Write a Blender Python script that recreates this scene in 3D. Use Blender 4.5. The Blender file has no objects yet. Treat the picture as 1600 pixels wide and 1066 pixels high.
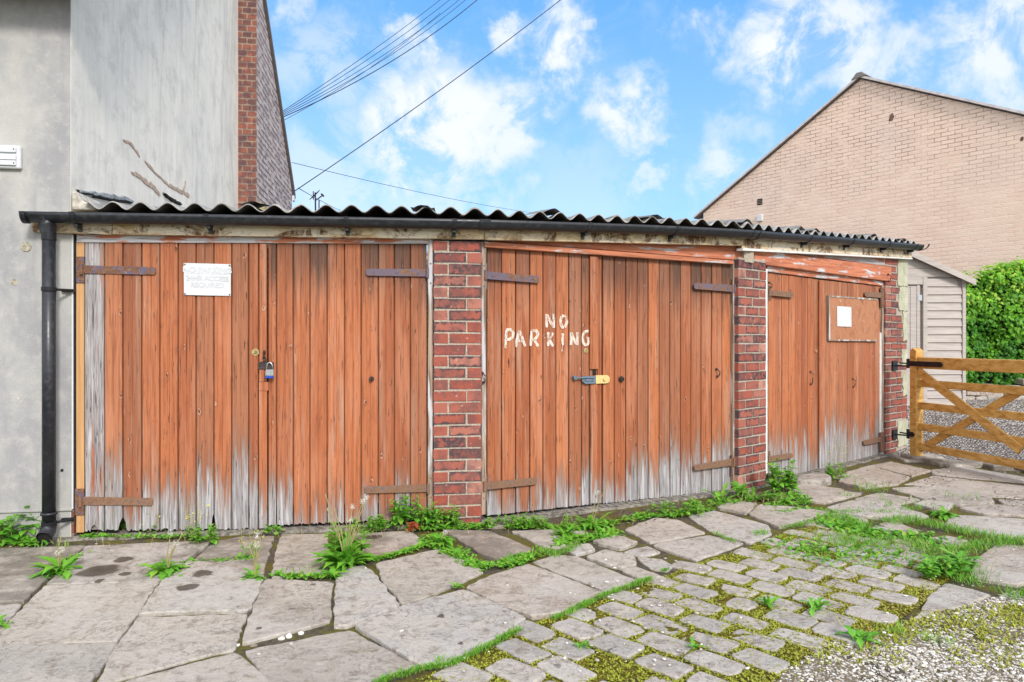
import bpy, bmesh, math, random
from mathutils import Vector, Matrix, noise
random.seed(7)
R = math.radians
S = bpy.context.scene
C = S.collection
# ------------------------------------------------------------------ camera
H, F = 1.22, 1100.0            # eye height (m), focal length in photo pixels (photo 1600 x 1066)
cam = bpy.data.cameras.new("camera"); co = bpy.data.objects.new("camera", cam); C.objects.link(co)
cam.sensor_width = 36; cam.lens = 36 * F / 1600; cam.clip_end = 2000; cam.clip_start = 0.05
co.location = (0, 0, H); co.rotation_euler = (R(90), 0, 0)
S.camera = co
# ------------------------------------------------------------------ light
SUN_EL, SUN_AZ = 35, 157       # degrees; azimuth clockwise from +Y
sun = bpy.data.lights.new("sun", 'SUN'); sun.energy = 1.85; sun.angle = R(11); sun.color = (1.0, 0.95, 0.88)
so = bpy.data.objects.new("sun", sun); C.objects.link(so)
sd = Vector((math.sin(R(SUN_AZ)) * math.cos(R(SUN_EL)), math.cos(R(SUN_AZ)) * math.cos(R(SUN_EL)), math.sin(R(SUN_EL))))
so.rotation_euler = sd.to_track_quat('Z', 'Y').to_euler(); so.location = (3, -3, 10)
S.view_settings.view_transform = 'Standard'; S.view_settings.look = 'None'
S.view_settings.exposure = 0.82; S.view_settings.gamma = 1

# ------------------------------------------------------------------ node helper
class NT:
    def __init__(s, tree): s.t = tree; s.n = tree.nodes; s.l = tree.links
    def put(s, sock, v):
        if v is None: return
        if hasattr(v, 'is_linked') or hasattr(v, 'links'): s.l.new(v, sock)
        elif isinstance(v, (tuple, list)):
            sock.default_value = (tuple(v) + (1,))[:len(sock.default_value)] if len(v) < len(sock.default_value) else v
        else: sock.default_value = v
    def node(s, ty, **kw):
        n = s.n.new(ty)
        for k, v in kw.items(): setattr(n, k, v)
        return n
    def math(s, op, a, b=None, c=None, clamp=False):
        n = s.node('ShaderNodeMath', operation=op, use_clamp=clamp)
        for i, v in enumerate((a, b, c)): s.put(n.inputs[i], v)
        return n.outputs[0]
    def vmath(s, op, a, b=None, out=0):
        n = s.node('ShaderNodeVectorMath', operation=op); s.put(n.inputs[0], a); s.put(n.inputs[1], b)
        return n.outputs[out]
    def mapr(s, v, a, b, c=0.0, d=1.0, smooth=True):
        n = s.node('ShaderNodeMapRange', clamp=True, interpolation_type='SMOOTHSTEP' if smooth else 'LINEAR')
        for i, x in enumerate((v, a, b, c, d)): s.put(n.inputs[i], x)
        return n.outputs[0]
    def mix(s, f, a, b, mode='MIX'):
        n = s.node('ShaderNodeMix', data_type='RGBA', blend_type=mode)
        s.put(n.inputs[0], f); s.put(n.inputs[6], a); s.put(n.inputs[7], b)
        return n.outputs[2]
    def scale(s, v, sc, loc=(0, 0, 0), rot=(0, 0, 0)):
        n = s.node('ShaderNodeMapping'); s.put(n.inputs[0], v); n.inputs[1].default_value = loc
        n.inputs[2].default_value = rot; n.inputs[3].default_value = sc
        return n.outputs[0]
    def noise(s, v, sc=1, det=4, ro=.55, dist=0, col=False):
        n = s.node('ShaderNodeTexNoise'); s.put(n.inputs['Vector'], v); n.inputs['Scale'].default_value = sc
        n.inputs['Detail'].default_value = det; n.inputs['Roughness'].default_value = ro; n.inputs['Distortion'].default_value = dist
        return n.outputs[1 if col else 0]
    def voro(s, v, sc=1, feature='F1', out=0, rnd=1.0):
        n = s.node('ShaderNodeTexVoronoi', feature=feature); s.put(n.inputs['Vector'], v); n.inputs['Scale'].default_value = sc
        n.inputs['Randomness'].default_value = rnd
        return n.outputs[out]
    def ramp(s, f, stops):
        n = s.node('ShaderNodeValToRGB'); s.put(n.inputs[0], f); e = n.color_ramp.elements
        while len(e) < len(stops): e.new(.5)
        for x, (p, c) in zip(e, stops): x.position = p; x.color = tuple(c) + (1,)
        return n.outputs[0]
    def uv(s): return s.node('ShaderNodeTexCoord').outputs['UV']
    def obj(s): return s.node('ShaderNodeTexCoord').outputs['Object']
    def attr(s):
        n = s.node('ShaderNodeVertexColor', layer_name='rnd'); sep = s.node('ShaderNodeSeparateColor')
        s.l.new(n.outputs[0], sep.inputs[0])
        return sep.outputs[0], sep.outputs[1], sep.outputs[2], n.outputs[1], n.outputs[0]
    def sep(s, v):
        n = s.node('ShaderNodeSeparateXYZ'); s.l.new(v, n.inputs[0]); return n.outputs
    def comb(s, x, y, z):
        n = s.node('ShaderNodeCombineXYZ')
        for i, v in enumerate((x, y, z)): s.put(n.inputs[i], v)
        return n.outputs[0]
    def bump(s, h, st=.3, dist=.01, nrm=None):
        n = s.node('ShaderNodeBump'); s.put(n.inputs['Height'], h); n.inputs['Strength'].default_value = st
        n.inputs['Distance'].default_value = dist
        if nrm is not None: s.l.new(nrm, n.inputs['Normal'])
        return n.outputs[0]

def M(name, fn, rough=.8, metal=0, spec=.3):
    m = bpy.data.materials.new(name); m.use_nodes = True; t = NT(m.node_tree)
    b = m.node_tree.nodes['Principled BSDF']; b.inputs['Roughness'].default_value = rough
    b.inputs['Metallic'].default_value = metal; b.inputs['Specular IOR Level'].default_value = spec
    r = fn(t)
    if not isinstance(r, dict): r = {'Base Color': r}
    for k, v in r.items(): t.put(b.inputs[k], v)
    return m

# ------------------------------------------------------------------ world: Nishita sky with drifting cloud, plus unseen cloud added as fill light
w = bpy.data.worlds.new("World"); S.world = w; w.use_nodes = True; t = NT(w.node_tree)
bg = w.node_tree.nodes['Background']
sky = t.node('ShaderNodeTexSky', sky_type='NISHITA'); sky.sun_disc = False
sky.sun_elevation = R(SUN_EL); sky.sun_rotation = R(SUN_AZ); sky.air_density = 1.0; sky.dust_density = .3; sky.ozone_density = 2.0
skyc = sky.outputs[0]
dirv = t.vmath('NORMALIZE', t.node('ShaderNodeTexCoord').outputs['Generated'])
dx, dy, dz = t.sep(dirv)
up = t.math('MAXIMUM', t.math('ADD', dz, .12), .05)
pl = t.comb(t.math('DIVIDE', dx, up), t.math('DIVIDE', dy, up), 0)
n1 = t.noise(t.scale(pl, (1, 1, 1), (2.3, 5.1, 0)), 2.6, 9, .62, .35)
n2 = t.noise(pl, .9, 3, .5)
n3 = t.noise(dirv, 13, 8, .66, .5)
# clouds that stand in known compass directions (direction, angular radius)
blobs = [(680, 200, .13, 1.0), (760, 215, .10, .9), (870, 110, .065, 1.0), (845, 35, .05, .9), (650, 75, .035, .75), (620, 170, .055, .6),
         (985, 175, .07, .95), (1000, 200, .05, .8), (1230, 85, .085, 1.0), (1310, 60, .075, .9), (1190, 30, .06, .8), (1400, 100, .06, .75),
         (1580, 60, .09, .9), (1560, 110, .07, .7), (1480, 40, .05, .6), (1120, 290, .07, .75), (1010, 295, .035, .6), (520, 110, .09, .45), (500, 290, .12, .5),
         (440, 20, .05, .6), (560, 230, .08, .4), (700, 320, .15, .5), (900, 310, .12, .25), (1080, 35, .05, .6), (1140, 225, .05, .4)]
cl = None
wob = t.vmath('SCALE', t.vmath('SUBTRACT', t.noise(dirv, 14, 5, .6, 0, True), (.5, .5, .5)), None)
wob.node.inputs['Scale'].default_value = .17
dw = t.vmath('ADD', dirv, wob)
for px, py, rad, amp in blobs:
    d = Vector(((px - 800) / F, 1, (533 - py) / F)).normalized()
    dist = t.vmath('DISTANCE', dw, tuple(d), 1)
    v = t.mapr(dist, rad * 1.05, rad * .30, 0, amp)
    cl = v if cl is None else t.math('MAXIMUM', cl, v)
fill_cloud = t.math('MULTIPLY', t.mapr(n1, .28, .50), t.mapr(dy, .45, .05, .0, 1.0))  # unseen cloud added beside and behind the camera, as soft white fill
den = t.math('MULTIPLY', cl, t.mapr(n3, .36, .56, .12, 1.0))
wisps = t.math('MULTIPLY', t.mapr(n3, .42, .8), t.mapr(n2, .35, .7, .0, .35))
den = t.math('MAXIMUM', t.math('MAXIMUM', den, fill_cloud), wisps, clamp=True)
grad = t.mix(t.mapr(dz, .10, .52, 0, 1, False), (2.75, 4.2, 5.4, 1), (.50, 2.2, 5.3, 1))
hor = .78
skyb = t.mix(hor, t.mix(1.0, skyc, (.62, 1.12, 1.55, 1), 'MULTIPLY'), grad)
col = t.mix(t.math('MULTIPLY', den, .93), skyb, t.mix(t.mapr(dy, .35, -.2), (5.2, 5.35, 5.6, 1), (8.7, 8.7, 8.6, 1)))  # cloud behind the camera is set brighter to light the walls
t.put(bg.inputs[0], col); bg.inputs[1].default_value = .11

# ------------------------------------------------------------------ facet frames
T1, T2, T3 = .143, .495, .84
c12 = Vector((-.1966, 4.833 + .143 * -.1966)); c23 = Vector((1.851, c12.y + T2 * (1.851 + .1966)))
class Fr:
    """a vertical plane: s runs along it, n stands out of it towards the viewer, z is up"""
    def __init__(s, o, t):
        s.o = Vector(o); s.d = Vector((1, t)).normalized() if not isinstance(t, Vector) else t.normalized()
        s.n = Vector((s.d.y, -s.d.x))
    def W(s, a, n, z): p = s.o + s.d * a + s.n * n; return Vector((p.x, p.y, z))
    def P(s, px, py=533, n=0):
        """sight line of a photo pixel met with this plane: real (s, z) on it"""
        k = (px - 800) / F; q = s.o + s.n * n; Y = q.dot(s.n) / (k * s.n.x + s.n.y)
        p = Vector((k * Y, Y)) - q
        return p.dot(s.d), H + (533 - py) / F * Y
    def Z(s, a, py, n=0):
        p = s.o + s.d * a + s.n * n; return H + (533 - py) / F * p.y
    def px(s, a, n=0): p = s.o + s.d * a + s.n * n; return 800 + F * p.x / p.y
A = Fr(c12, T1); B = Fr(c12, T2); D = Fr(c23, T3)
ID = Fr((0, 0), Vector((1, 0)))
def G(px, py, z=-.012):
    Y = (H - z) * F / (py - 533); return Vector(((px - 800) / F * Y, Y))

class MB:
    def __init__(s, fr=None): s.bm = bmesh.new(); s.fr = fr; s.c = s.bm.loops.layers.float_color.new('rnd'); s.uv2 = None; s.col = (.5, .5, .5, 0); s.mi = 0
    def face(s, vs, col=None, mi=None):
        try: f = s.bm.faces.new(vs)
        except ValueError: return None
        for l in f.loops: l[s.c] = col or s.col
        f.material_index = s.mi if mi is None else mi
        return f
    def v(s, a, n, z): return s.bm.verts.new((a, -n, z))          # local: x along, y into the wall, z up (right handed)
    def box(s, a0, a1, n0, n1, z0, z1, col=None, mi=None):
        V = [s.v(a, n, z) for a in (a0, a1) for n in (n0, n1) for z in (z0, z1)]
        for q in ((0, 1, 3, 2), (4, 6, 7, 5), (0, 4, 5, 1), (2, 3, 7, 6), (0, 2, 6, 4), (1, 5, 7, 3)): s.face([V[i] for i in q], col, mi)
    def prism(s, poly, n0, n1, col=None, mi=None):
        a = [s.v(x, n0, z) for x, z in poly]; b = [s.v(x, n1, z) for x, z in poly]; k = len(poly)
        s.face(a[::-1], col, mi); s.face(b, col, mi)
        for i in range(k): s.face([a[i], a[(i + 1) % k], b[(i + 1) % k], b[i]], col, mi)
    def flat(s, poly, z0, z1, col=None, mi=None):                  # plan polygon (a, n) extruded in z
        a = [s.v(x, n, z0) for x, n in poly]; b = [s.v(x, n, z1) for x, n in poly]; k = len(poly)
        s.face(a[::-1], col, mi); s.face(b, col, mi)
        for i in range(k): s.face([a[i], a[(i + 1) % k], b[(i + 1) % k], b[i]], col, mi)
    def tube(s, pts, r, seg=10, caps=True, col=None, mi=None):
        pts = [Vector((p[0], -p[1], p[2])) for p in pts]; rings = []
        for i, p in enumerate(pts):
            d = (pts[min(i + 1, len(pts) - 1)] - pts[max(i - 1, 0)]).normalized()
            u = d.cross(Vector((0, 0, 1)))
            if u.length < .1: u = d.cross(Vector((0, 1, 0)))
            u.normalize(); w_ = d.cross(u); rr = r[i] if isinstance(r, (list, tuple)) else r
            rings.append([s.bm.verts.new(p + (u * math.cos(k * 2 * math.pi / seg) + w_ * math.sin(k * 2 * math.pi / seg)) * rr) for k in range(seg)])
        for a, b in zip(rings, rings[1:]):
            for k in range(seg): s.face([a[k], a[(k + 1) % seg], b[(k + 1) % seg], b[k]], col, mi)
        if caps: s.face(rings[0][::-1], col, mi); s.face(rings[-1], col, mi)
    def disc(s, a, z, n0, n1, r, seg=14, col=None, mi=None, r2=None):
        s.prism([(a + r * math.cos(k * 6.2832 / seg), z + r * math.sin(k * 6.2832 / seg)) for k in range(seg)], n0, n1, col, mi)
    def build(s, name, mat, parent=None, bevel=0, smooth=False, normals=True, bseg=1, mesh_only=False):
        bm = s.bm
        if normals: bmesh.ops.recalc_face_normals(bm, faces=bm.faces[:])
        if bevel:
            es = [e for e in bm.edges if len(e.link_faces) == 2 and e.calc_face_angle(0) > .5]
            bmesh.ops.bevel(bm, geom=es, offset=bevel, segments=bseg, affect='EDGES', profile=.5, clamp_overlap=True)
        uv = bm.loops.layers.uv.new('UVMap'); bm.normal_update()
        for f in bm.faces:
            n = f.normal; ax = max(range(3), key=lambda i: abs(n[i]) * (1.0, 1.05, .9)[i])
            for l in f.loops:
                p = l.vert.co; l[uv].uv = ((p.y, p.z), (p.x, p.z), (p.x, p.y))[ax]
            f.smooth = smooth
        root = parent
        while root is not None and root.parent: root = root.parent
        off = Vector(root.location) if root is not None else Vector((0, 0, 0))
        if s.fr is not None:
            for v_ in bm.verts: v_.co = s.fr.W(v_.co.x, -v_.co.y, v_.co.z) - off
        else:
            for v_ in bm.verts: v_.co = Vector((v_.co.x, v_.co.y, v_.co.z)) - off
        me = bpy.data.meshes.new(name); bm.to_mesh(me); bm.free()
        for m in (mat if isinstance(mat, list) else [mat]): me.materials.append(m)
        if mesh_only: return me
        o = bpy.data.objects.new(name, me); C.objects.link(o)
        if parent is not None: o.parent = parent
        return o
def tag(o, label=None, cat=None, group=None, kind=None):
    for k, v in (('label', label), ('category', cat), ('group', group), ('kind', kind)):
        if v: o[k] = v
    return o
def empty(name, loc, label, cat, group=None):
    o = bpy.data.objects.new(name, None); o.empty_display_size = .2; C.objects.link(o); o.location = loc
    return tag(o, label, cat, group)
def rc(a=0.0): return (random.random(), random.random(), random.random(), a)

# ------------------------------------------------------------------ materials
def wood(t, red=1.0, flake=.5):
    u, v, _ = t.sep(t.uv()); r, g, b, a, _c = t.attr()
    q = t.comb(t.math('ADD', u, t.math('MULTIPLY', r, 37)), v, t.math('MULTIPLY', g, 11))
    fine = t.noise(t.scale(q, (420, 7, 1)), 1, 5, .6); grain = t.noise(t.scale(q, (75, 2.2, 1)), 1, 5, .6, .6)
    big = t.noise(t.scale(q, (9, .9, 1)), 1, 3)
    base = t.mix(r, (.50 * red, .170, .068), (.32 * red, .098, .040)); base = t.mix(t.mapr(g, .55, 1.0, 0, .6), base, (.46, .20, .105))
    base = t.mix(t.mapr(grain, .42, .66, 0, .72), base, (.25, .072, .03))
    base = t.mix(t.mapr(fine, .52, .70, 0, .55), base, (.11, .045, .028))
    base = t.mix(t.mapr(big, .48, .66, 0, .45), base, (.52, .23, .13))
    veil = t.math('MULTIPLY', t.mapr(t.noise(t.scale(q, (26, 1.1, 8)), 1, 5, .65), .50, .66), t.mapr(t.math('FRACT', t.math('MULTIPLY', r, 7.3)), .35, .8))
    base = t.mix(t.math('MULTIPLY', veil, .55), base, (.40, .26, .19)); base = t.mix(t.mapr(t.math('FRACT', t.math('MULTIPLY', g, 9.1)), .72, .8, 0, .38), base, (.20, .085, .05))
    # knots
    kv = t.scale(q, (11.5, 6.5, 1)); kd = t.voro(kv, 1, 'F1', 0, 1); kc = t.voro(kv, 1, 'F1', 1)
    ks = t.node('ShaderNodeSeparateColor'); t.l.new(kc, ks.inputs[0]); has = t.mapr(ks.outputs[0], .34, .40)
    kd2 = t.math('ADD', kd, t.math('MULTIPLY', t.math('SUBTRACT', t.noise(t.scale(q, (70, 30, 1)), 1, 3, .6), .5), .22))
    base = t.mix(t.math('MULTIPLY', has, t.mapr(kd2, .26, .10, 0, .6)), base, (.24, .075, .035))
    base = t.mix(t.math('MULTIPLY', has, t.mapr(kd2, .07, .04, 0, .85)), base, (.075, .032, .02))
    ring = t.math('MULTIPLY', t.mapr(kd2, .065, .09), t.mapr(kd2, .155, .115))
    flk = t.math('MULTIPLY', t.math('MULTIPLY', ring, has), t.mapr(t.noise(t.scale(q, (60, 25, 1)), 1, 3), .47, .56))
    streak = t.math('MULTIPLY', t.mapr(t.noise(t.scale(q, (130, 3.0, 3)), 1, 4, .6), .60, .655), t.mapr(t.noise(t.scale(q, (25, 1.6, 5)), 1, 2), .50, .62))
    fl = t.math('MAXIMUM', flk, t.math('MULTIPLY', streak, flake), clamp=True)
    base = t.mix(t.math('MULTIPLY', fl, .48), base, (.70, .46, .34))
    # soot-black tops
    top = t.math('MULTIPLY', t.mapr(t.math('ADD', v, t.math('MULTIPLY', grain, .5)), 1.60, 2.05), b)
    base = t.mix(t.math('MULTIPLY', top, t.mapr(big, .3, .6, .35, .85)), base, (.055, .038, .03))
    # bare weathered grey low down
    hn = t.math('ADD', t.math('MULTIPLY', t.noise(t.scale(q, (42, 2.2, 2)), 1, 5, .62), .55), t.math('MULTIPLY', t.noise(t.scale(q, (11, 1.2, 2)), 1, 3, .6), .45))
    thr = t.math('ADD', t.math('MULTIPLY', g, .36), .05)
    gm = t.mapr(t.math('ADD', t.math('SUBTRACT', thr, v), t.math('MULTIPLY', t.math('SUBTRACT', hn, .46), 1.25)), -.06, .20)
    bm_ = t.mapr(t.math('ADD', t.math('SUBTRACT', t.math('ADD', thr, .13), v), t.math('MULTIPLY', t.math('SUBTRACT', hn, .46), 1.5)), -.05, .22, 0, .6)
    base = t.mix(bm_, base, (.20, .125, .09))
    gm = t.math('MAXIMUM', gm, t.mapr(t.math('ADD', a, t.math('MULTIPLY', t.math('SUBTRACT', hn, .5), 1.4)), .42, .6))
    grey = t.mix(t.mapr(fine, .3, .7), (.40, .40, .42), (.12, .11, .11))
    grey = t.mix(t.mapr(grain, .45, .7, 0, .8), grey, (.58, .58, .60))
    grey = t.mix(t.mapr(big, .5, .7, 0, .5), grey, (.22, .15, .10))
    base = t.mix(t.math('MULTIPLY', gm, .93), base, grey)
    # shakes
    ck = t.mapr(t.noise(t.scale(q, (150, 3.2, 1)), 1, 2, .5), .665, .70)
    ck2 = t.mapr(t.noise(t.scale(q, (120, 9, 7)), 1, 2, .5), .69, .72)
    ck = t.math('MAXIMUM', ck, ck2)
    base = t.mix(t.math('MULTIPLY', ck, .85), base, (.028, .02, .016))
    h = t.math('SUBTRACT', t.math('ADD', t.math('MULTIPLY', grain, .5), t.math('MULTIPLY', fine, .45)), ck)
    return {'Base Color': base, 'Normal': t.bump(h, .55, .004), 'Roughness': t.mapr(gm, 0, 1, .62, .9)}
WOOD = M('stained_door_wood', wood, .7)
def beam(t):
    u, v, _ = t.sep(t.uv()); r, g, b, a, _c = t.attr(); q = t.comb(t.math('ADD', u, t.math('MULTIPLY', r, 20)), v, g)
    fine = t.noise(t.scale(q, (5, 260, 1)), 1, 5, .6); gr = t.noise(t.scale(q, (2.2, 40, 1)), 1, 5, .6)
    base = t.mix(t.mapr(gr, .35, .7), (.60, .22, .12), (.36, .115, .06)); base = t.mix(t.mapr(fine, .55, .75, 0, .5), base, (.12, .06, .04))
    pk = t.noise(t.scale(q, (3.2, 22, 3)), 1, 5, .65)
    gm = t.mapr(t.math('ADD', pk, t.math('MULTIPLY', a, .35)), .60, .66)
    base = t.mix(gm, base, t.mix(t.mapr(fine, .4, .65), (.62, .62, .65), (.34, .32, .33)))
    ck = t.mapr(t.noise(t.scale(q, (4, 110, 5)), 1, 2), .70, .73)
    base = t.mix(t.math('MULTIPLY', ck, .8), base, (.03, .02, .015)); base = t.mix(t.math('MULTIPLY', b, .6), base, (.12, .075, .045))
    return {'Base Color': base, 'Normal': t.bump(t.math('SUBTRACT', fine, ck), .5, .004)}
BEAM = M('red_painted_beam', beam, .75)
def palewood(t):
    u, v, _ = t.sep(t.uv()); q = t.comb(u, v, 0); g = t.noise(t.scale(q, (70, 1.6, 1)), 1, 5, .6, .5)
    return {'Base Color': t.ramp(g, [(.3, (.44, .23, .095)), (.7, (.60, .36, .17))]), 'Normal': t.bump(g, .2, .002)}
NEWWOOD = M('new_pale_timber', palewood, .6)
def framewood(t):
    u, v, _ = t.sep(t.uv()); g = t.noise(t.scale(t.comb(u, v, 0), (60, 2.2, 1)), 1, 5, .6, .5); p = t.noise(t.scale(t.comb(u, v, 0), (12, 1.3, 1)), 1, 4)
    c = t.mix(t.mapr(g, .35, .65), (.40, .31, .24), (.16, .105, .075)); c = t.mix(t.mapr(p, .50, .58), c, (.50, .50, .52))
    return {'Base Color': c, 'Normal': t.bump(g, .5, .003)}
FRAME = M('weathered_frame_wood', framewood, .8)
def gatewood(t):
    o = t.obj(); u, v, _ = t.sep(t.uv()); g = t.noise(t.scale(t.comb(u, v, 0), (10, 26, 1)), 1, 5, .6, .8)
    c = t.ramp(g, [(.3, (.33, .165, .04)), (.5, (.54, .30, .08)), (.72, (.66, .42, .16))])
    k = t.voro(t.scale(t.comb(u, v, 0), (4, 4, 1)), 1); c = t.mix(t.mapr(k, .045, .02, 0, .6), c, (.22, .09, .02))
    return {'Base Color': c, 'Normal': t.bump(g, .15, .002)}
GATE = M('honey_stained_gate_timber', gatewood, .45)
def brick(t, mode=0):
    r, g, b, a, _ = t.attr(); o = t.obj(); u, v, _z = t.sep(t.uv())
    n = t.noise(o, 60, 5, .65); nb = t.noise(o, 30, 4, .6); nf = t.noise(o, 260, 3, .6)
    red = t.mix(g, (.31, .072, .045), (.36, .12, .088)); red = t.mix(t.mapr(b, .80, 1.0), red, (.46, .22, .17))
    red = t.mix(t.mapr(b, .0, .22, 1, 0), red, (.30, .075, .06)); dk = (.075, .048, .055)
    # a = distance from the arris (0 at the edge, 1 in the middle)
    em = t.mapr(t.math('ADD', a, t.math('MULTIPLY', t.math('SUBTRACT', nb, .5), 3.0)), .0, .65, 1, 0)
    burnt = t.mapr(r, .22, .42); allb = t.mapr(r, .86, .93)
    c = t.mix(t.math('MULTIPLY', em, burnt), red, dk); c = t.mix(t.math('MULTIPLY', allb, t.mapr(nb, .62, .42)), c, dk)
    c = t.mix(t.mapr(n, .55, .75, 0, .4), c, (.46, .25, .20)); c = t.mix(t.mapr(t.noise(o, 7, 5, .65), .44, .62, 0, .6), c, (.11, .062, .062)); c = t.mix(t.mapr(nf, .62, .72, 0, .6), c, (.10, .05, .04))
    c = t.mix(t.mapr(t.noise(o, 35, 4, .7), .66, .72, 0, .7), c, (.74, .66, .60))
    return {'Base Color': c, 'Normal': t.bump(t.math('ADD', n, nf), .5, .004)}
BRICK = M('red_stock_brick', brick, .85)
def mortar(t):
    n = t.noise(t.obj(), 90, 5, .7); return {'Base Color': t.ramp(n, [(.3, (.20, .165, .13)), (.62, (.50, .44, .36))]), 'Normal': t.bump(n, .7, .006)}
MORTAR = M('lime_mortar', mortar, .95)
def fascia(t):
    u, v, _ = t.sep(t.uv()); r, g, b, a, _c = t.attr(); q = t.comb(t.math('ADD', u, t.math('MULTIPLY', r, 9)), v, 0)
    n = t.noise(t.scale(q, (7, 16, 1)), 1, 6, .62, .9); n2 = t.noise(t.scale(q, (22, 8, 1)), 1, 5, .7, .5); st = t.noise(t.scale(q, (3.6, 5, 1)), 1, 6, .7, 1.2)
    c = t.mix(t.mapr(n, .4, .68), (.82, .66, .44), (.55, .38, .21))
    c = t.mix(t.mapr(t.noise(t.scale(q, (3, 10, 4)), 1, 4, .6), .40, .6, 0, .9), c, (.80, .72, .58))
    c = t.mix(t.math('MULTIPLY', t.mapr(st, .46, .60), t.mapr(n2, .34, .54)), c, (.15, .075, .035))
    c = t.mix(t.mapr(n2, .64, .70, 0, .8), c, (.80, .77, .70)); cr = t.mapr(t.voro(t.scale(q, (9, 22, 1)), 1, 'DISTANCE_TO_EDGE'), .0, .035, 1, 0)
    c = t.mix(t.math('MULTIPLY', cr, t.mapr(n, .52, .6, 0, .55)), c, (.10, .06, .04))
    return {'Base Color': c, 'Normal': t.bump(t.math('SUBTRACT', n2, t.math('MULTIPLY', cr, .6)), .5, .005)}
FASCIA = M('stained_cream_fascia', fascia, .8)
def pvc(t):
    n = t.noise(t.obj(), 30, 4, .6); return {'Base Color': t.mix(t.mapr(n, .45, .8, 0, .6), (.016, .018, .024), (.055, .058, .065)), 'Roughness': t.mapr(n, .3, .7, .28, .5)}
PVC = M('black_plastic_gutter', pvc, .35, 0, .5)
def asb(t):
    r, g, b, a, _c = t.attr(); o = t.obj(); n = t.noise(o, 12, 6, .65); l = t.voro(t.vmath('ADD', o, t.noise(o, 20, 3, .5, 0, True)), 16)
    c = t.mix(t.mapr(n, .4, .7), (.26, .25, .24), (.46, .44, .42)); c = t.mix(t.mapr(l, .16, .08, 0, .7), c, (.58, .56, .50))
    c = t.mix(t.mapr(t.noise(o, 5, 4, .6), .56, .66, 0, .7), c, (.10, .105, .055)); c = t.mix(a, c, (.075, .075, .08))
    return {'Base Color': c, 'Normal': t.bump(n, .5, .006)}
ROOF = M('corrugated_cement_sheet', asb, .9)
def rust(t):
    o = t.obj(); r, g, b, a, _c = t.attr(); n = t.noise(o, 55, 5, .65); n2 = t.noise(o, 18, 3, .6)
    c = t.mix(t.mapr(n, .4, .7), (.13, .065, .042), (.27, .125, .06)); c = t.mix(t.mapr(t.math('ADD', n2, t.math('MULTIPLY', t.math('SUBTRACT', r, .5), .18)), .48, .56, 0, .8), c, (.105, .10, .17))
    c = t.mix(t.mapr(n, .64, .70, 0, .6), c, (.42, .33, .26)); c = t.mix(a, c, t.mix(t.mapr(n, .4, .7), (.24, .135, .08), (.13, .07, .045)))
    return {'Base Color': c, 'Normal': t.bump(n, .5, .003), 'Roughness': .65}
RUST = M('rusty_iron', rust, .6, .0, .4)
def plain(c, rough=.6, var=.12, sc=30, metal=0, spec=.3, bump=.15):
    def f(t):
        n = t.noise(t.obj(), sc, 5, .6); d = tuple(x * (1 - var * 2) for x in c)
        return {'Base Color': t.mix(t.mapr(n, .3, .7), c, d), 'Normal': t.bump(n, bump, .003)}
    return M('finish_%d' % len(bpy.data.materials), f, rough, metal, spec)
WHITE = plain((.64, .66, .69), .5, .05); STEEL = plain((.55, .57, .60), .3, .1, 60, .8); BRASS = plain((.58, .47, .22), .45, .2, 60, .5)
BLUE = plain((.02, .07, .42), .4, .05); BLACK = plain((.014, .015, .019), .38, .2, 40); DARK = plain((.02, .018, .016), .9, .2)
BLUESTEEL = plain((.18, .25, .33), .45, .2, 60, .3); YELLOW = plain((.74, .55, .24), .5, .12, 60); IRON = plain((.07, .05, .045), .6, .3, 50)
PAINTW = plain((.80, .80, .78), .55, .12, 18)
def render_front(t):
    o = t.obj(); u, v, _ = t.sep(t.uv()); q = t.comb(u, v, 0)
    big = t.noise(t.scale(q, (1.6, .9, 1)), 1, 5, .6); med = t.noise(q, 11, 6, .7); fi = t.noise(q, 130, 4, .7)
    c = t.mix(t.mapr(big, .36, .64), (.46, .455, .435), (.30, .30, .315)); c = t.mix(t.mapr(med, .45, .75, 0, .55), c, (.54, .52, .49))
    c = t.mix(t.mapr(t.noise(t.scale(q, (9, 1.1, 1)), 1, 5, .6), .52, .72, 0, .6), c, (.30, .30, .32))
    pit = t.voro(t.vmath('ADD', q, t.noise(q, 30, 2, .5, 0, True)), 55); pm = t.math('MULTIPLY', t.mapr(pit, .22, .10), t.mapr(t.noise(q, 4, 3), .45, .6))
    c = t.mix(t.math('MULTIPLY', pm, .75), c, (.10, .09, .085))
    c = t.mix(t.mapr(t.noise(q, 5.5, 5, .7, .6), .68, .72, 0, .7), c, (.62, .52, .42))
    c = t.mix(t.mapr(v, .55, .1, 0, .35), c, t.mix(med, (.25, .24, .22), (.42, .40, .37)))
    return {'Base Color': c, 'Normal': t.bump(t.math('SUBTRACT', t.math('ADD', fi, med), pm), .5, .006)}
RFRONT = M('pitted_grey_roughcast', render_front, .92)
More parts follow.
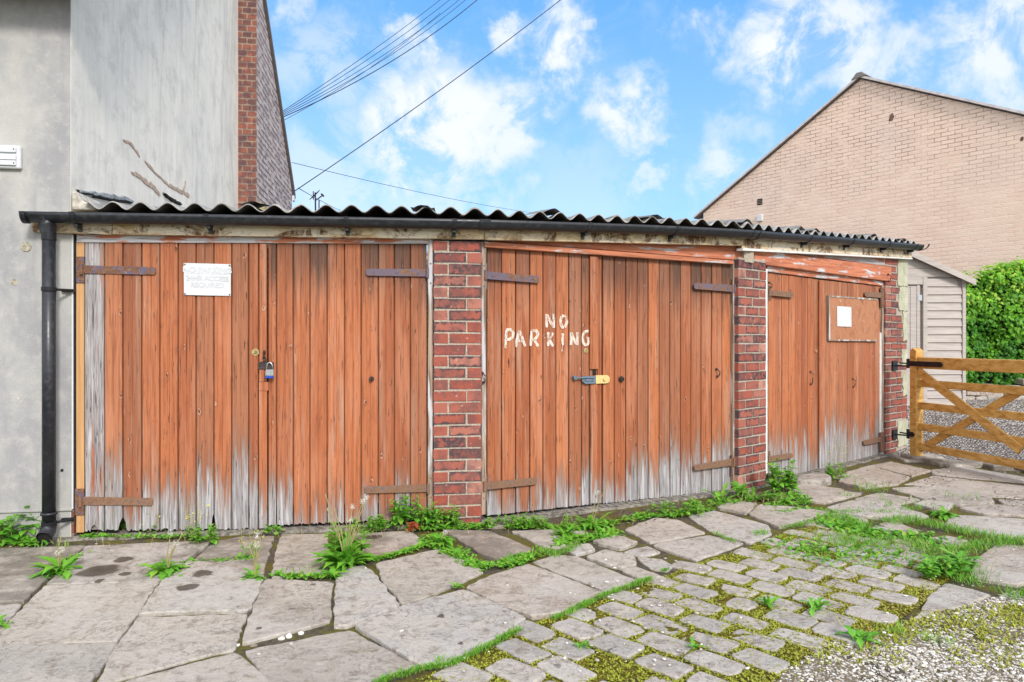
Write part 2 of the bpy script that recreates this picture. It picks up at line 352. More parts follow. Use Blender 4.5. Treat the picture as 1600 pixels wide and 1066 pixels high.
def render_side(t):
    u, v, _ = t.sep(t.uv()); q = t.comb(u, v, 0)
    st = t.noise(t.scale(q, (9, 1.4, 1)), 1, 7, .7, .4); st2 = t.noise(t.scale(q, (60, 1.6, 1)), 1, 4, .6); b = t.noise(t.scale(q, (.8, .5, 1)), 1, 4, .6)
    c = t.mix(t.mapr(st, .40, .68), (.86, .81, .72), (.76, .72, .64)); c = t.mix(t.mapr(st2, .54, .75, 0, .5), c, (.54, .51, .46))
    c = t.mix(t.mapr(b, .45, .7, 0, .55), c, (.64, .62, .57)); c = t.mix(t.mapr(t.noise(q, 3.5, 7, .75), .46, .66, 0, .5), c, (.52, .49, .44)); c = t.mix(t.mapr(t.noise(t.scale(q, (2.2, .35, 1)), 1, 5, .6, 1.5), .52, .66, 0, .45), c, (.48, .47, .44))
    c = t.mix(t.mapr(t.noise(t.scale(q, (4, 3, 2)), 1, 5, .7, 1.2), .68, .70, 0, .8), c, (.80, .76, .70))
    return {'Base Color': c, 'Normal': t.bump(t.noise(q, 40, 5, .7), .3, .004)}
RSIDE = M('streaked_cream_render', render_side, .9)
def bricktex(t, c1, c2, mo, mo2, var, size=(.225, .075), msz=.008, dark=None):
    u, v, _ = t.sep(t.uv()); q = t.comb(u, v, 0)
    wv = t.vmath('ADD', q, t.vmath('MULTIPLY', t.vmath('SUBTRACT', t.noise(q, 9, 3, .6, 0, True), (.5, .5, .5)), (.008, .008, 0)))
    bk = t.node('ShaderNodeTexBrick'); t.put(bk.inputs['Vector'], wv); bk.inputs['Scale'].default_value = 1
    bk.inputs['Brick Width'].default_value = size[0]; bk.inputs['Row Height'].default_value = size[1]; bk.inputs['Mortar Size'].default_value = msz
    bk.inputs['Mortar Smooth'].default_value = .25; bk.inputs['Color1'].default_value = c1 + (1,); bk.inputs['Color2'].default_value = c2 + (1,); bk.inputs['Bias'].default_value = 0
    msk = t.mapr(t.math('ADD', t.noise(q, 1.1, 4, .65), 0), .42, .58); f = bk.outputs['Fac']
    t.put(bk.inputs['Mortar'], t.mix(msk, mo, mo2))
    n = t.noise(q, 28, 5, .65); c = t.mix(t.mapr(n, .5, .8, 0, var), bk.outputs['Color'], (c1[0] * .45, c1[1] * .42, c1[2] * .42))
    return q, n, c, f
def pink(t):
    u, v, _ = t.sep(t.uv())
    q, n, c, f = bricktex(t, (.83, .625, .51), (.77, .565, .455), (.78, .65, .55), (.66, .51, .42), .35)
    up = t.math('MULTIPLY', t.mapr(t.math('ADD', v, t.math('MULTIPLY', t.noise(q, .9, 4, .6), 2.2)), 4.6, 6.2), t.mapr(t.noise(q, 3.0, 4, .7), .36, .58))
    up2 = t.mapr(t.noise(q, 1.6, 5, .75), .60, .72, 0, .5)
    c = t.mix(t.math('MULTIPLY', f, t.math('MAXIMUM', up, up2)), c, (.34, .25, .21))
    c = t.mix(t.mapr(t.noise(t.scale(q, (5, 1.2, 1)), 1, 5, .7), .66, .78, 0, .5), c, (.30, .19, .14)); c = t.mix(t.mapr(t.noise(q, .55, 4, .6), .45, .7, 0, .35), c, (.60, .50, .46))
    return {'Base Color': c, 'Normal': t.bump(t.math('SUBTRACT', n, f), .5, .01)}
PINK = M('pink_painted_brick', pink, .9)
def darkbrick(t):
    q, n, c, f = bricktex(t, (.15, .072, .062), (.30, .10, .065), (.30, .23, .18), (.24, .19, .15), .7, (.112, .0755), .009)
    bb = t.mapr(t.noise(t.scale(q, (9, 13.2, 1)), 1, 1), .45, .6); c = t.mix(t.math('MULTIPLY', bb, .5), c, (.07, .045, .06))
    return {'Base Color': c, 'Normal': t.bump(t.math('SUBTRACT', n, f), .6, .008)}
DBRICK = M('dark_facing_brick', darkbrick, .88)
def greybrick(t):
    q, n, c, f = bricktex(t, (.56, .46, .43), (.36, .28, .28), (.14, .11, .11), (.20, .16, .15), .45, (.225, .0755), .012)
    c = t.mix(t.mapr(t.noise(t.scale(q, (4.5, 13.2, 1)), 1, 1), .5, .6, 0, .6), c, (.66, .58, .55))
    return {'Base Color': c, 'Normal': t.bump(t.math('SUBTRACT', n, f), .6, .01)}
GBRICK = M('pale_weathered_brick', greybrick, .9)
def slate(t): n = t.noise(t.obj(), 9, 5, .6); return {'Base Color': t.mix(n, (.13, .12, .12), (.28, .25, .24)), 'Normal': t.bump(n, .4, .01)}
SLATE = M('roof_tile', slate, .8)
def cement(t):
    o = t.obj(); n = t.noise(o, 7, 6, .7); n2 = t.noise(o, 60, 4, .7)
    c = t.ramp(n, [(.3, (.28, .30, .20)), (.5, (.44, .44, .33)), (.7, (.56, .53, .42))]); c = t.mix(t.mapr(t.noise(t.scale(o, (14, 14, 3)), 1, 4), .56, .7, 0, .6), c, (.25, .27, .16))
    return {'Base Color': c, 'Normal': t.bump(t.math('ADD', n, n2), .6, .008)}
CEMENT = M('mossy_cement_patch', cement, .95)
def shedw(t):
    u, v, _ = t.sep(t.uv()); g = t.noise(t.scale(t.comb(u, v, 0), (3, 60, 1)), 1, 5, .6, .5); k = t.noise(t.comb(u, v, 0), 3, 4, .6)
    c = t.mix(t.mapr(g, .35, .7), (.47, .425, .40), (.36, .32, .30)); c = t.mix(t.mapr(k, .5, .7, 0, .5), c, (.50, .46, .39))
    return {'Base Color': c, 'Normal': t.bump(g, .3, .003)}
SHED = M('faded_mauve_shed_boards', shedw, .8)
def stone(t, kind=0):
    o = t.obj(); r, g, b, a, _c = t.attr(); q = t.vmath('ADD', o, t.comb(t.math('MULTIPLY', r, 30), t.math('MULTIPLY', g, 30), 0))
    n = t.noise(q, 3.2, 8, .62, .6); m = t.noise(q, 16, 8, .72, .3); f = t.noise(q, 110, 5, .75); m2 = t.noise(t.scale(q, (1, 1.6, 1)), 34, 6, .75, .8)
    if kind == 0:
        c = t.mix(g, (.45, .405, .355), (.36, .325, .285)); c = t.mix(t.mapr(r, .4, 1, 0, .9), c, (.37, .295, .245)); c = t.mix(t.mapr(b, .55, 1, 0, .7), c, (.46, .45, .44))
    else:
        c = t.mix(g, (.45, .41, .37), (.36, .335, .31))
    c = t.mix(t.mapr(n, .42, .60, 0, .75), c, (.48, .43, .38)); c = t.mix(t.mapr(m, .50, .64, 0, .75), c, (.23, .19, .155))
    c = t.mix(t.mapr(t.noise(q, 6, 6, .7, 1.5), .56, .66, 0, .55), c, (.33, .29, .20))
    c = t.mix(t.mapr(t.voro(t.vmath('ADD', q, t.noise(q, 25, 2, .5, 0, True)), 18), .12, .06, 0, .7), c, (.66, .64, .60))
    c = t.mix(t.mapr(m2, .56, .68, 0, .65), c, (.20, .17, .14)); c = t.mix(t.mapr(m2, .44, .34, 0, .55), c, (.60, .56, .51)); c = t.mix(t.mapr(f, .60, .68, 0, .65), c, (.12, .10, .085))
    c = t.mix(t.mapr(t.noise(q, 9, 3, .6), .70, .73, 0, .8), c, (.10, .09, .075))
    nn_ = t.math('ADD', n, t.math('MULTIPLY', m, .22)); fr_ = t.math('FRACT', t.math('MULTIPLY', nn_, 13)); edge = t.math('MULTIPLY', t.mapr(fr_, .80, .97), t.mapr(t.noise(q, 4.5, 3), .42, .58))
    c = t.mix(t.math('MULTIPLY', edge, .62), c, (.12, .10, .085)); lay = t.math('SNAP', nn_, 1 / 13)
    c = t.mix(t.mapr(t.noise(q, 1.7, 4, .6), .50, .66, 0, .5), c, (.50, .47, .43))
    # a: damp dark soiling
    dm = t.mapr(t.math('ADD', a, t.math('MULTIPLY', t.math('SUBTRACT', t.noise(q, 5, 5, .65), .5), 1.5)), .35, .75, 0, .72)
    c = t.mix(dm, c, (.15, .13, .11))
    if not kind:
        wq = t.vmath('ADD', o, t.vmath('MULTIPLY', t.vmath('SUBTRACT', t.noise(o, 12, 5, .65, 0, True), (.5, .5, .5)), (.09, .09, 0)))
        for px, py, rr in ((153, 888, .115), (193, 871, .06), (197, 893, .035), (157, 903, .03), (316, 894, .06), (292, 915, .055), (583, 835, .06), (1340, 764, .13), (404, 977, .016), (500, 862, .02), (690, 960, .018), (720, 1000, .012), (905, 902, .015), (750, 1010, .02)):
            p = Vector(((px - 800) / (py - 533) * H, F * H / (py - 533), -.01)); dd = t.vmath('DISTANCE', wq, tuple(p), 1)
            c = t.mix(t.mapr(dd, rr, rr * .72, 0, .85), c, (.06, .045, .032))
    if kind: c = t.mix(t.mapr(t.noise(q, 14, 5, .7), .62, .70, 0, .6), c, (.30, .29, .10))
    return {'Base Color': c, 'Normal': t.bump(t.math('ADD', t.math('MULTIPLY', lay, 2.6), t.math('ADD', m, t.math('MULTIPLY', f, .3))), .9, .012), 'Roughness': t.mapr(dm, 0, .8, .85, .6)}
FLAG = M('worn_sandstone_flag', stone, .85); SETT = M('granite_sett', lambda t: stone(t, 1), .8)
def soil(t):
    o = t.obj(); n = t.noise(o, 5, 7, .65); m = t.noise(o, 40, 6, .7); f = t.noise(o, 220, 3, .7)
    c = t.mix(t.mapr(m, .35, .65), (.085, .068, .045), (.18, .15, .11)); c = t.mix(t.mapr(n, .46, .54, 0, .85), c, t.mix(m, (.10, .10, .015), (.24, .20, .03)))
    c = t.mix(t.mapr(f, .66, .72), c, (.50, .47, .42))
    return {'Base Color': c, 'Normal': t.bump(t.math('ADD', m, f), .9, .02)}
SOIL = M('dirt_and_moss', soil, .95)
def moss(t):
    o = t.obj(); n = t.noise(o, 6, 6, .65); m = t.noise(o, 55, 6, .7); f = t.noise(o, 300, 3, .7)
    c = t.mix(t.mapr(m, .35, .65), (.10, .082, .010), (.34, .28, .02)); c = t.mix(t.mapr(n, .56, .68, 0, .7), c, t.mix(m, (.15, .125, .085), (.24, .20, .15)))
    c = t.mix(t.mapr(t.noise(o, 25, 4, .7), .58, .66, 0, .7), c, (.34, .33, .04)); c = t.mix(t.mapr(f, .68, .72), c, (.5, .45, .33))
    return {'Base Color': c, 'Normal': t.bump(t.math('ADD', m, f), 1.0, .025)}
MOSS = M('olive_moss_in_joints', moss, .95)
def gravelbed(t):
    o = t.obj(); v = t.voro(o, 75); cc = t.voro(o, 75, 'F1', 1); n = t.noise(o, 4, 6, .7); s = t.node('ShaderNodeSeparateColor'); t.l.new(cc, s.inputs[0])
    stc = t.ramp(s.outputs[0], [(0, (.20, .18, .16)), (.35, (.38, .35, .32)), (.7, (.55, .52, .49)), (1, (.68, .66, .63))])
    soilc = t.mix(t.noise(o, 30, 4), (.10, .078, .045), (.22, .175, .11))
    mk = t.math('MULTIPLY', t.mapr(v, .46, .34), t.mapr(t.math('ADD', n, t.math('MULTIPLY', s.outputs[1], .4)), .50, .60))
    return {'Base Color': t.mix(mk, soilc, stc), 'Normal': t.bump(t.math('MULTIPLY', mk, t.math('SUBTRACT', .6, v)), .9, .01)}
GRAVEL = M('gravel_bed', gravelbed, .9)
def gravelfar(t):
    o = t.obj(); v = t.voro(o, 42); cc = t.voro(o, 42, 'F1', 1); s = t.node('ShaderNodeSeparateColor'); t.l.new(cc, s.inputs[0]); n = t.noise(o, 1.6, 5, .7)
    stc = t.ramp(s.outputs[0], [(0, (.16, .13, .12)), (.3, (.42, .36, .33)), (.7, (.62, .57, .54)), (1, (.76, .73, .71))])
    stc = t.mix(t.mapr(n, .58, .68, 0, .7), stc, (.24, .24, .12)); return {'Base Color': t.mix(t.mapr(v, .40, .52), stc, (.10, .085, .075)), 'Normal': t.bump(v, .9, .02)}
GRAVFAR = M('pinkish_drive_gravel', gravelfar, .9)
def peb(t): r, g, b, a, c = t.attr(); return {'Base Color': t.ramp(r, [(0, (.22, .18, .14)), (.3, (.42, .38, .33)), (.7, (.60, .57, .52)), (1, (.76, .74, .70))])}
PEB = M('pebble', peb, .8)
def leafm(c1, c2, c3=None, trans=.25):
    def f(t):
        r, g, b, a, _ = t.attr(); n = t.noise(t.obj(), 60, 3); c = t.mix(r, c1, c2); c = t.mix(t.mapr(g, .8, 1.0), c, c3 or c1)
        return {'Base Color': t.mix(t.mapr(n, .4, .8, 0, .3), c, tuple(x * .5 for x in c1)), 'Roughness': .5, 'Subsurface Weight': 0, 'Sheen Weight': 0}
    m = M('foliage_%d' % len(bpy.data.materials), f, .5, 0, .35); nt = m.node_tree; t = NT(nt); b = nt.nodes['Principled BSDF']; out = nt.nodes['Material Output']
    tr = t.node('ShaderNodeBsdfTranslucent'); src = b.inputs['Base Color'].links[0].from_socket; nt.links.new(src, tr.inputs[0])
    mx = t.node('ShaderNodeMixShader'); mx.inputs[0].default_value = trans
    nt.links.new(b.outputs[0], mx.inputs[1]); nt.links.new(tr.outputs[0], mx.inputs[2]); nt.links.new(mx.outputs[0], out.inputs[0]); return m
LEAF = leafm((.10, .34, .025), (.22, .50, .05), (.34, .50, .06), .3); IVY = leafm((.045, .20, .012), (.22, .52, .03), (.38, .58, .06), .3)
GRASSM = leafm((.09, .33, .02), (.22, .48, .04), (.42, .44, .12), .3); YMOSS = leafm((.28, .30, .02), (.42, .46, .05), (.46, .26, .15), .2)
STEM = leafm((.30, .30, .10), (.42, .34, .18), (.45, .30, .2), .1); FLUFF = plain((.74, .74, .70), .9, .1); REDLEAF = leafm((.5, .09, .04), (.4, .12, .06))
YFLOW = plain((.62, .60, .05), .7, .15)
# ================================================================== GROUND
def gz(x, y):
    """ground height: flat lane, rising behind the gate"""
    t_ = max(0, min(1, (y - 7.5) / 3.0)) * max(0, min(1, (x - 3.6) / .7)); t_ = t_ * t_ * (3 - 2 * t_)
    return -.030 + t_ * .36
m = MB(); N_ = 90
def axis(lo, hi, core0, core1, n):
    xs = [core0 + (core1 - core0) * i / n for i in range(n + 1)]
    k = .3
    while xs[-1] < hi: xs.append(xs[-1] + k); k *= 1.6
    k = .3
    while xs[0] > lo: xs.insert(0, xs[0] - k); k *= 1.6
    return xs
XS = axis(-150, 150, -4, 9, 70); YS = axis(-60, 300, 1.5, 13, 70)
g = [[m.bm.verts.new((x, y, gz(x, y) + (.006 * noise.noise(Vector((x * 3, y * 3, 0))) if abs(x) < 9 and 1 < y < 13 else 0))) for y in YS] for x in XS]
for i in range(len(XS) - 1):
    for j in range(len(YS) - 1): m.face([g[i][j], g[i + 1][j], g[i + 1][j + 1], g[i][j + 1]], None, 1 if (XS[i] > 4.0 and YS[j] > 7.3) else 0)
tag(m.build('ground', [SOIL, GRAVFAR], smooth=True, normals=False), kind='structure')

def inside(p, poly):
    c = False; j = len(poly) - 1
    for i in range(len(poly)):
        a, b = poly[i], poly[j]
        if (a[1] > p[1]) != (b[1] > p[1]) and p[0] < (b[0] - a[0]) * (p[1] - a[1]) / (b[1] - a[1]) + a[0]: c = not c
        j = i
    return c
def slab(m, pts, z, damp=0, jit=.006, step=.055, inset=.009, thick=.06, tilt=.004, dome=0, grow=0):
    """one stone: ragged outline, softened arris, slight tilt"""
    k = len(pts); cx = sum(p.x for p in pts) / k; cy = sum(p.y for p in pts) / k
    if sum(pts[i].x * pts[(i + 1) % k].y - pts[(i + 1) % k].x * pts[i].y for i in range(k)) < 0: pts = pts[::-1]
    out = []
    for i in range(k):
        a, b = pts[i], pts[(i + 1) % k]; L = (b - a).length; n = max(1, int(L / step))
        for q in range(n):
            f = q / n; p = a.lerp(b, f); w_ = 1 if q else .3
            out.append(p + Vector((random.uniform(-jit, jit), random.uniform(-jit, jit))) * w_)
    out = [(out[i] * 4 + out[i - 1] + out[(i + 1) % len(out)]) / 6 for i in range(len(out))]
    if grow:
        c0 = Vector((cx, cy)); out = [c0 + (p - c0) * (1 + grow / max(.05, (p - c0).length)) for p in out]
    tx, ty = random.uniform(-tilt, tilt), random.uniform(-tilt, tilt); col = (random.random(), random.random(), random.random(), damp)
    def zz(p): return z + tx * (p.x - cx) + ty * (p.y - cy)
    def ring(d, dz):
        r = []
        for i, p in enumerate(out):
            e = (out[(i + 1) % len(out)] - out[i - 1]); nn = Vector((-e.y, e.x)); nn = nn.normalized() if nn.length > 1e-6 else Vector((0, 0))
            q = p + nn * d; r.append(m.bm.verts.new((q.x, q.y, zz(q) + dz)))
        return r
    rs = [ring(0, -thick), ring(0, -inset * .55), ring(inset * .3, -inset * .15), ring(inset, 0)]
    if dome: rs.append(ring(inset + .018, dome))
    for a, b in zip(rs, rs[1:]):
        for i in range(len(out)): m.face([a[i], a[(i + 1) % len(out)], b[(i + 1) % len(out)], b[i]], col)
    m.face(rs[-1], col)
FL = [  # (damp, outline in photo pixels, laid on the ground plane)
 (.75, [(-160, 858), (60, 852), (134, 850), (70, 905), (38, 938), (-170, 944)]),
 (.55, [(136, 852), (330, 846), (296, 870), (249, 907), (72, 911)]),
 (.1, [(70, 915), (246, 911), (212, 962), (183, 1000), (0, 1008), (-90, 1010), (10, 975)]),
 (.2, [(-160, 948), (34, 943), (6, 975), (-60, 1005), (-170, 1008)]),
 (.25, [(216, 960), (251, 911), (300, 874), (412, 899), (400, 930), (388, 952), (245, 956)]),
 (0, [(-100, 1014), (184, 1003), (158, 1037), (128, 1085), (-130, 1085)]),
 (.12, [(214, 964), (386, 957), (363, 1013), (332, 1017), (160, 1066), (152, 1068), (172, 1020), (200, 985)]),
 (0, [(130, 1110), (165, 1072), (367, 1020), (402, 1047), (440, 1085), (440, 1130)]),
 (0, [(413, 903), (519, 908), (515, 968), (487, 976), (377, 1003), (382, 985)]),
 (.1, [(526, 890), (568, 883), (582, 893), (625, 946), (544, 977), (521, 977), (524, 920)]),
 (.35, [(589, 879), (700, 854), (756, 892), (665, 930), (628, 941), (617, 928), (596, 904)]),
 (0, [(383, 1012), (546, 981), (650, 1038), (608, 1053), (540, 1085), (432, 1085), (398, 1030)]),
 (.05, [(554, 977), (631, 947), (724, 922), (762, 936), (822, 965), (792, 985), (700, 1035), (678, 1038), (655, 1035)]),
 (.05, [(728, 919), (764, 900), (826, 880), (938, 923), (880, 955), (830, 963), (790, 947)]),
 (.05, [(832, 876), (870, 864), (903, 868), (1002, 908), (950, 921)]),
 (.8, [(692, 828), (765, 829), (833, 857), (780, 875), (752, 864)]),
 (.4, [(800, 829), (910, 824), (917, 838), (868, 855), (850, 852)]),
 (.3, [(928, 845), (963, 836), (995, 846), (967, 856)]), (.25, [(918, 870), (947, 859), (988, 868), (993, 881), (969, 886)]),
 (.1, [(997, 868), (1035, 872), (1050, 882), (1042, 889), (1021, 887)]), (.15, [(973, 889), (994, 884), (1031, 898), (1008, 903)]),
 (.2, [(880, 854), (920, 848), (930, 857), (900, 866)]), (.2, [(975, 860), (1010, 851), (1030, 860), (1000, 866)]),
 (.1, [(978, 826), (1024, 808), (1057, 811), (1100, 831), (1016, 846)]), (0, [(1022, 850), (1109, 835), (1160, 847), (1087, 873)]),
 (0, [(1077, 805), (1115, 795), (1199, 819), (1204, 832), (1172, 846), (1115, 830)]), (.1, [(1122, 792), (1145, 782), (1180, 786), (1167, 801)]),
 (0, [(1172, 803), (1188, 788), (1215, 790), (1296, 800), (1218, 823)]), (.1, [(1238, 759), (1252, 756), (1350, 769), (1287, 785), (1243, 778)]),
 (.1, [(1325, 737), (1366, 730), (1420, 745), (1400, 756), (1352, 761), (1311, 752)]), (0, [(1293, 793), (1335, 782), (1390, 786), (1450, 806), (1407, 812), (1308, 800)]),
 (.1, [(1336, 779), (1373, 769), (1436, 779), (1397, 788)]), (0, [(1394, 763), (1462, 759), (1546, 775), (1552, 785), (1500, 788), (1440, 778)]),
 (0, [(1429, 787), (1448, 782), (1489, 787), (1469, 797)]), (0, [(1488, 804), (1540, 807), (1660, 815), (1690, 840), (1560, 836), (1478, 820)]),
 (.1, [(1415, 755), (1459, 742), (1600, 758), (1690, 765), (1690, 783), (1551, 774), (1469, 757)]), (.2, [(1367, 728), (1400, 722), (1454, 734), (1424, 743)]),
 (.3, [(1457, 733), (1505, 728), (1640, 750), (1640, 756), (1460, 740)]), (.1, [(1375, 818), (1400, 814), (1434, 830), (1414, 834)]),
 (0, [(1453, 841), (1476, 836), (1512, 844), (1490, 853)]), (0, [(1526, 877), (1556, 850), (1680, 858), (1700, 890), (1586, 912), (1519, 901)]),
 (0, [(1459, 925), (1479, 910), (1547, 928), (1500, 944), (1462, 950), (1440, 948)]), (0, [(1436, 953), (1460, 953), (1450, 960), (1430, 963)]),
 (.1, [(1288, 806), (1308, 801), (1355, 811), (1344, 817)]), (.05, [(1500, 793), (1560, 788), (1690, 800), (1690, 808), (1540, 802)]),
 (.7, [(334, 846), (372, 838), (428, 836), (410, 896), (305, 873)]), (.45, [(438, 832), (512, 831), (516, 893), (423, 899)]),
 (.6, [(548, 832), (638, 829), (664, 844), (600, 868), (570, 864)]), (.5, [(670, 815), (760, 815), (790, 822), (690, 823)]),
 (.1, [(1562, 780), (1600, 783), (1690, 790), (1690, 797), (1570, 787)]), (.2, [(1300, 745), (1352, 728), (1392, 720), (1398, 722), (1330, 745)]),
]
m = MB()
FLW = []
for damp, pl_ in FL:
    pw = [G(*p) for p in pl_]; FLW.append(pw); damp = damp * .8 + (.02 if max(q[1] for q in pl_) < 912 and pl_[0][0] < 900 else .03); slab(m, pw, -.014 + random.uniform(-.007, .006), damp, tilt=.012 if pl_[0][0] < 900 else .006, grow=.005 if pl_[0][0] < 900 else .012, jit=.009, step=.028)
tag(m.build('flagstones', FLAG), kind='structure')
# cobbled strip: laid on a grid square to the kerb line
ka = (G(1005, 905) - G(600, 1060)).normalized(); kb = Vector((ka.y, -ka.x)); k0 = G(600, 1060) + kb * .03
SREG = [G(*p) for p in [(560, 1085), (700, 1040), (830, 972), (1010, 910), (1080, 880), (1170, 852), (1225, 830), (1300, 812), (1370, 822), (1420, 838), (1452, 850), (1500, 868), (1490, 895), (1440, 940), (1390, 975), (1290, 1000), (1230, 1040), (1190, 1085), (1150, 1200), (500, 1200)]]
m = MB(); SETS = []
pa, pb = .156, .232
for j in range(-2, 14):
    for i in range(-10, 34):
        a0 = i * pa; b0 = j * pb + (pb / 2 if i % 2 else 0) - .10
        cpt = k0 + ka * (a0 + pa / 2) + kb * (b0 + pb / 2)
        if cpt.y < 1.6 or not inside(cpt, SREG) or any(inside(cpt, q) for q in FLW): continue
        if random.random() < .03: continue
        w_ = pa / 2 - random.uniform(.007, .014); l_ = pb / 2 - random.uniform(.008, .018)
        if random.random() < .08: l_ *= .6
        off = Vector((random.uniform(-.007, .007), random.uniform(-.009, .009))); c_ = random.uniform(.008, .020)
        ra = random.uniform(-.10, .10); A_ = Vector((ka.x * math.cos(ra) - ka.y * math.sin(ra), ka.x * math.sin(ra) + ka.y * math.cos(ra))); B_ = Vector((A_.y, -A_.x))
        prof = [(-w_ + c_, -l_), (w_ - c_, -l_), (w_, -l_ + c_), (w_, l_ - c_), (w_ - c_, l_), (-w_ + c_, l_), (-w_, l_ - c_), (-w_, -l_ + c_)]
        SETS.append(cpt); slab(m, [cpt + off + A_ * (x + random.uniform(-.008, .008)) + B_ * (y + random.uniform(-.010, .010)) for x, y in prof], -.018 + random.uniform(-.006, .006), random.choice((0, .05, .1, .35)), jit=.0035, step=.03, inset=.009, tilt=.035)
tag(m.build('cobblestones', SETT, smooth=False), kind='structure')
# moss bed between the setts
m = MB(); pts = [(min(p.x for p in SREG), min(p.y for p in SREG)), (max(p.x for p in SREG), max(p.y for p in SREG))]
def sheet(m, reg, z, res, amp, grow=0):
    x0 = min(p.x for p in reg); x1 = max(p.x for p in reg); y0 = max(1.0, min(p.y for p in reg)); y1 = max(p.y for p in reg); V = {}
    nx = int((x1 - x0) / res) + 1; ny = int((y1 - y0) / res) + 1
    def vv(i, j):
        if (i, j) not in V:
            x, y = x0 + i * res, y0 + j * res; V[(i, j)] = m.bm.verts.new((x, y, z + amp * noise.noise(Vector((x * 14, y * 14, 1))) + amp * .6 * noise.noise(Vector((x * 45, y * 45, 4)))))
        return V[(i, j)]
    for i in range(nx):
        for j in range(ny):
            if inside(Vector((x0 + (i + .5) * res, y0 + (j + .5) * res)), reg): m.face([vv(i, j), vv(i + 1, j), vv(i + 1, j + 1), vv(i, j + 1)])
sheet(m, SREG, -.0265, .018, .007); tag(m.build('moss', MOSS, smooth=True, normals=False), 'olive green moss filling the joints between the cobblestones', 'moss', kind='stuff')
# washed-out gravel patch, bottom right
GREG = [G(*p) for p in [(1180, 1200), (1195, 1066), (1240, 1030), (1300, 995), (1400, 970), (1450, 955), (1500, 945), (1560, 925), (1700, 905), (1900, 1000), (2100, 1200)]]
m = MB(); sheet(m, GREG, -.028, .03, .005); tag(m.build('gravel_bed', GRAVEL, smooth=True, normals=False), kind='structure')
ICO = bmesh.new(); bmesh.ops.create_icosphere(ICO, subdivisions=1, radius=1); IV = [v.co.copy() for v in ICO.verts]; IF = [[v.index for v in f.verts] for f in ICO.faces]; ICO.free()
def pebble(m, x, y, z, r, flat_=.5):
    a = random.uniform(0, 6.28); ca, sa = math.cos(a), math.sin(a); sx, sy = r * random.uniform(.8, 1.5), r * random.uniform(.6, 1.0); col = rc()
    vs = []
    for p in IV:
        q = p * random.uniform(.82, 1.1); X, Y, Z = q.x * sx, q.y * sy, q.z * r * flat_; vs.append(m.bm.verts.new((x + X * ca - Y * sa, y + X * sa + Y * ca, z + Z)))
    for f in IF: m.face([vs[i] for i in f], col)
m = MB(); cnt = 0
while cnt < 9000:
    x, y = random.uniform(.6, 4.4), 2.2 + 1.9 * random.random() ** 1.2
    if abs(x / y) > .80 or not inside(Vector((x, y)), GREG): continue
    if noise.noise(Vector((x * 2.2, y * 2.2, 3))) * .9 + random.random() * .9 < .25: continue
    cnt += 1; r = random.uniform(.0028, .0078) if random.random() < .96 else random.uniform(.008, .013)
    pebble(m, x, y, -.028 + r * .2, r)
tag(m.build('gravel', PEB, smooth=False, normals=False), 'pale loose gravel chippings in the bottom right corner of the lane', 'gravel', kind='stuff')
m = MB()
for i in range(420):       # grit washed against the walls and in the joints
    if i < 150: x, y = Vector((-3.1, 4.28)) + Vector((random.uniform(-.9, .9), random.gauss(0, .05)))
    else:
        p = G(random.choice([random.uniform(880, 1100), random.uniform(1380, 1600), random.uniform(560, 1180)]), random.uniform(850, 1060)) if random.random() < .6 else G(random.uniform(1380, 1600), random.uniform(725, 790)); x, y = p
    r = random.uniform(.004, .010) * (1.8 if i < 40 else 1); pebble(m, x, y, -.008 if i > 150 else -.04 + r * .3, r, .4)
tag(m.build('grit', PEB, normals=False), 'stray grit and small stone chips scattered over the paving', 'grit', kind='stuff')
# concrete footing strip along the doors
m = MB(); CONC = plain((.30, .275, .24), .95, .35, 25, bump=.6)
for fr, x0, x1 in ((A, -2.75, 0.0), (B, 0.0, 2.28), (D, 0, 3.2)):
    n = int((x1 - x0) / .06)
    for i in range(n):
        a = x0 + (x1 - x0) * i / n; b_ = x0 + (x1 - x0) * (i + 1) / n; W0 = .05 + .025 * noise.noise(Vector((a * 5, 0, 0))); W1 = .05 + .025 * noise.noise(Vector((b_ * 5, 0, 0)))
        q = [fr.W(a, W0, -.014 + .004 * random.random()), fr.W(b_, W1, -.014), fr.W(b_, -.25, -.014), fr.W(a, -.25, -.014), fr.W(a, W0 + .015, -.06), fr.W(b_, W1 + .015, -.06)]
        vs = [m.bm.verts.new(p) for p in q]; m.face(vs[:4]); m.face([vs[4], vs[5], vs[1], vs[0]])
tag(m.build('concrete_footing', CONC, normals=False), kind='structure')

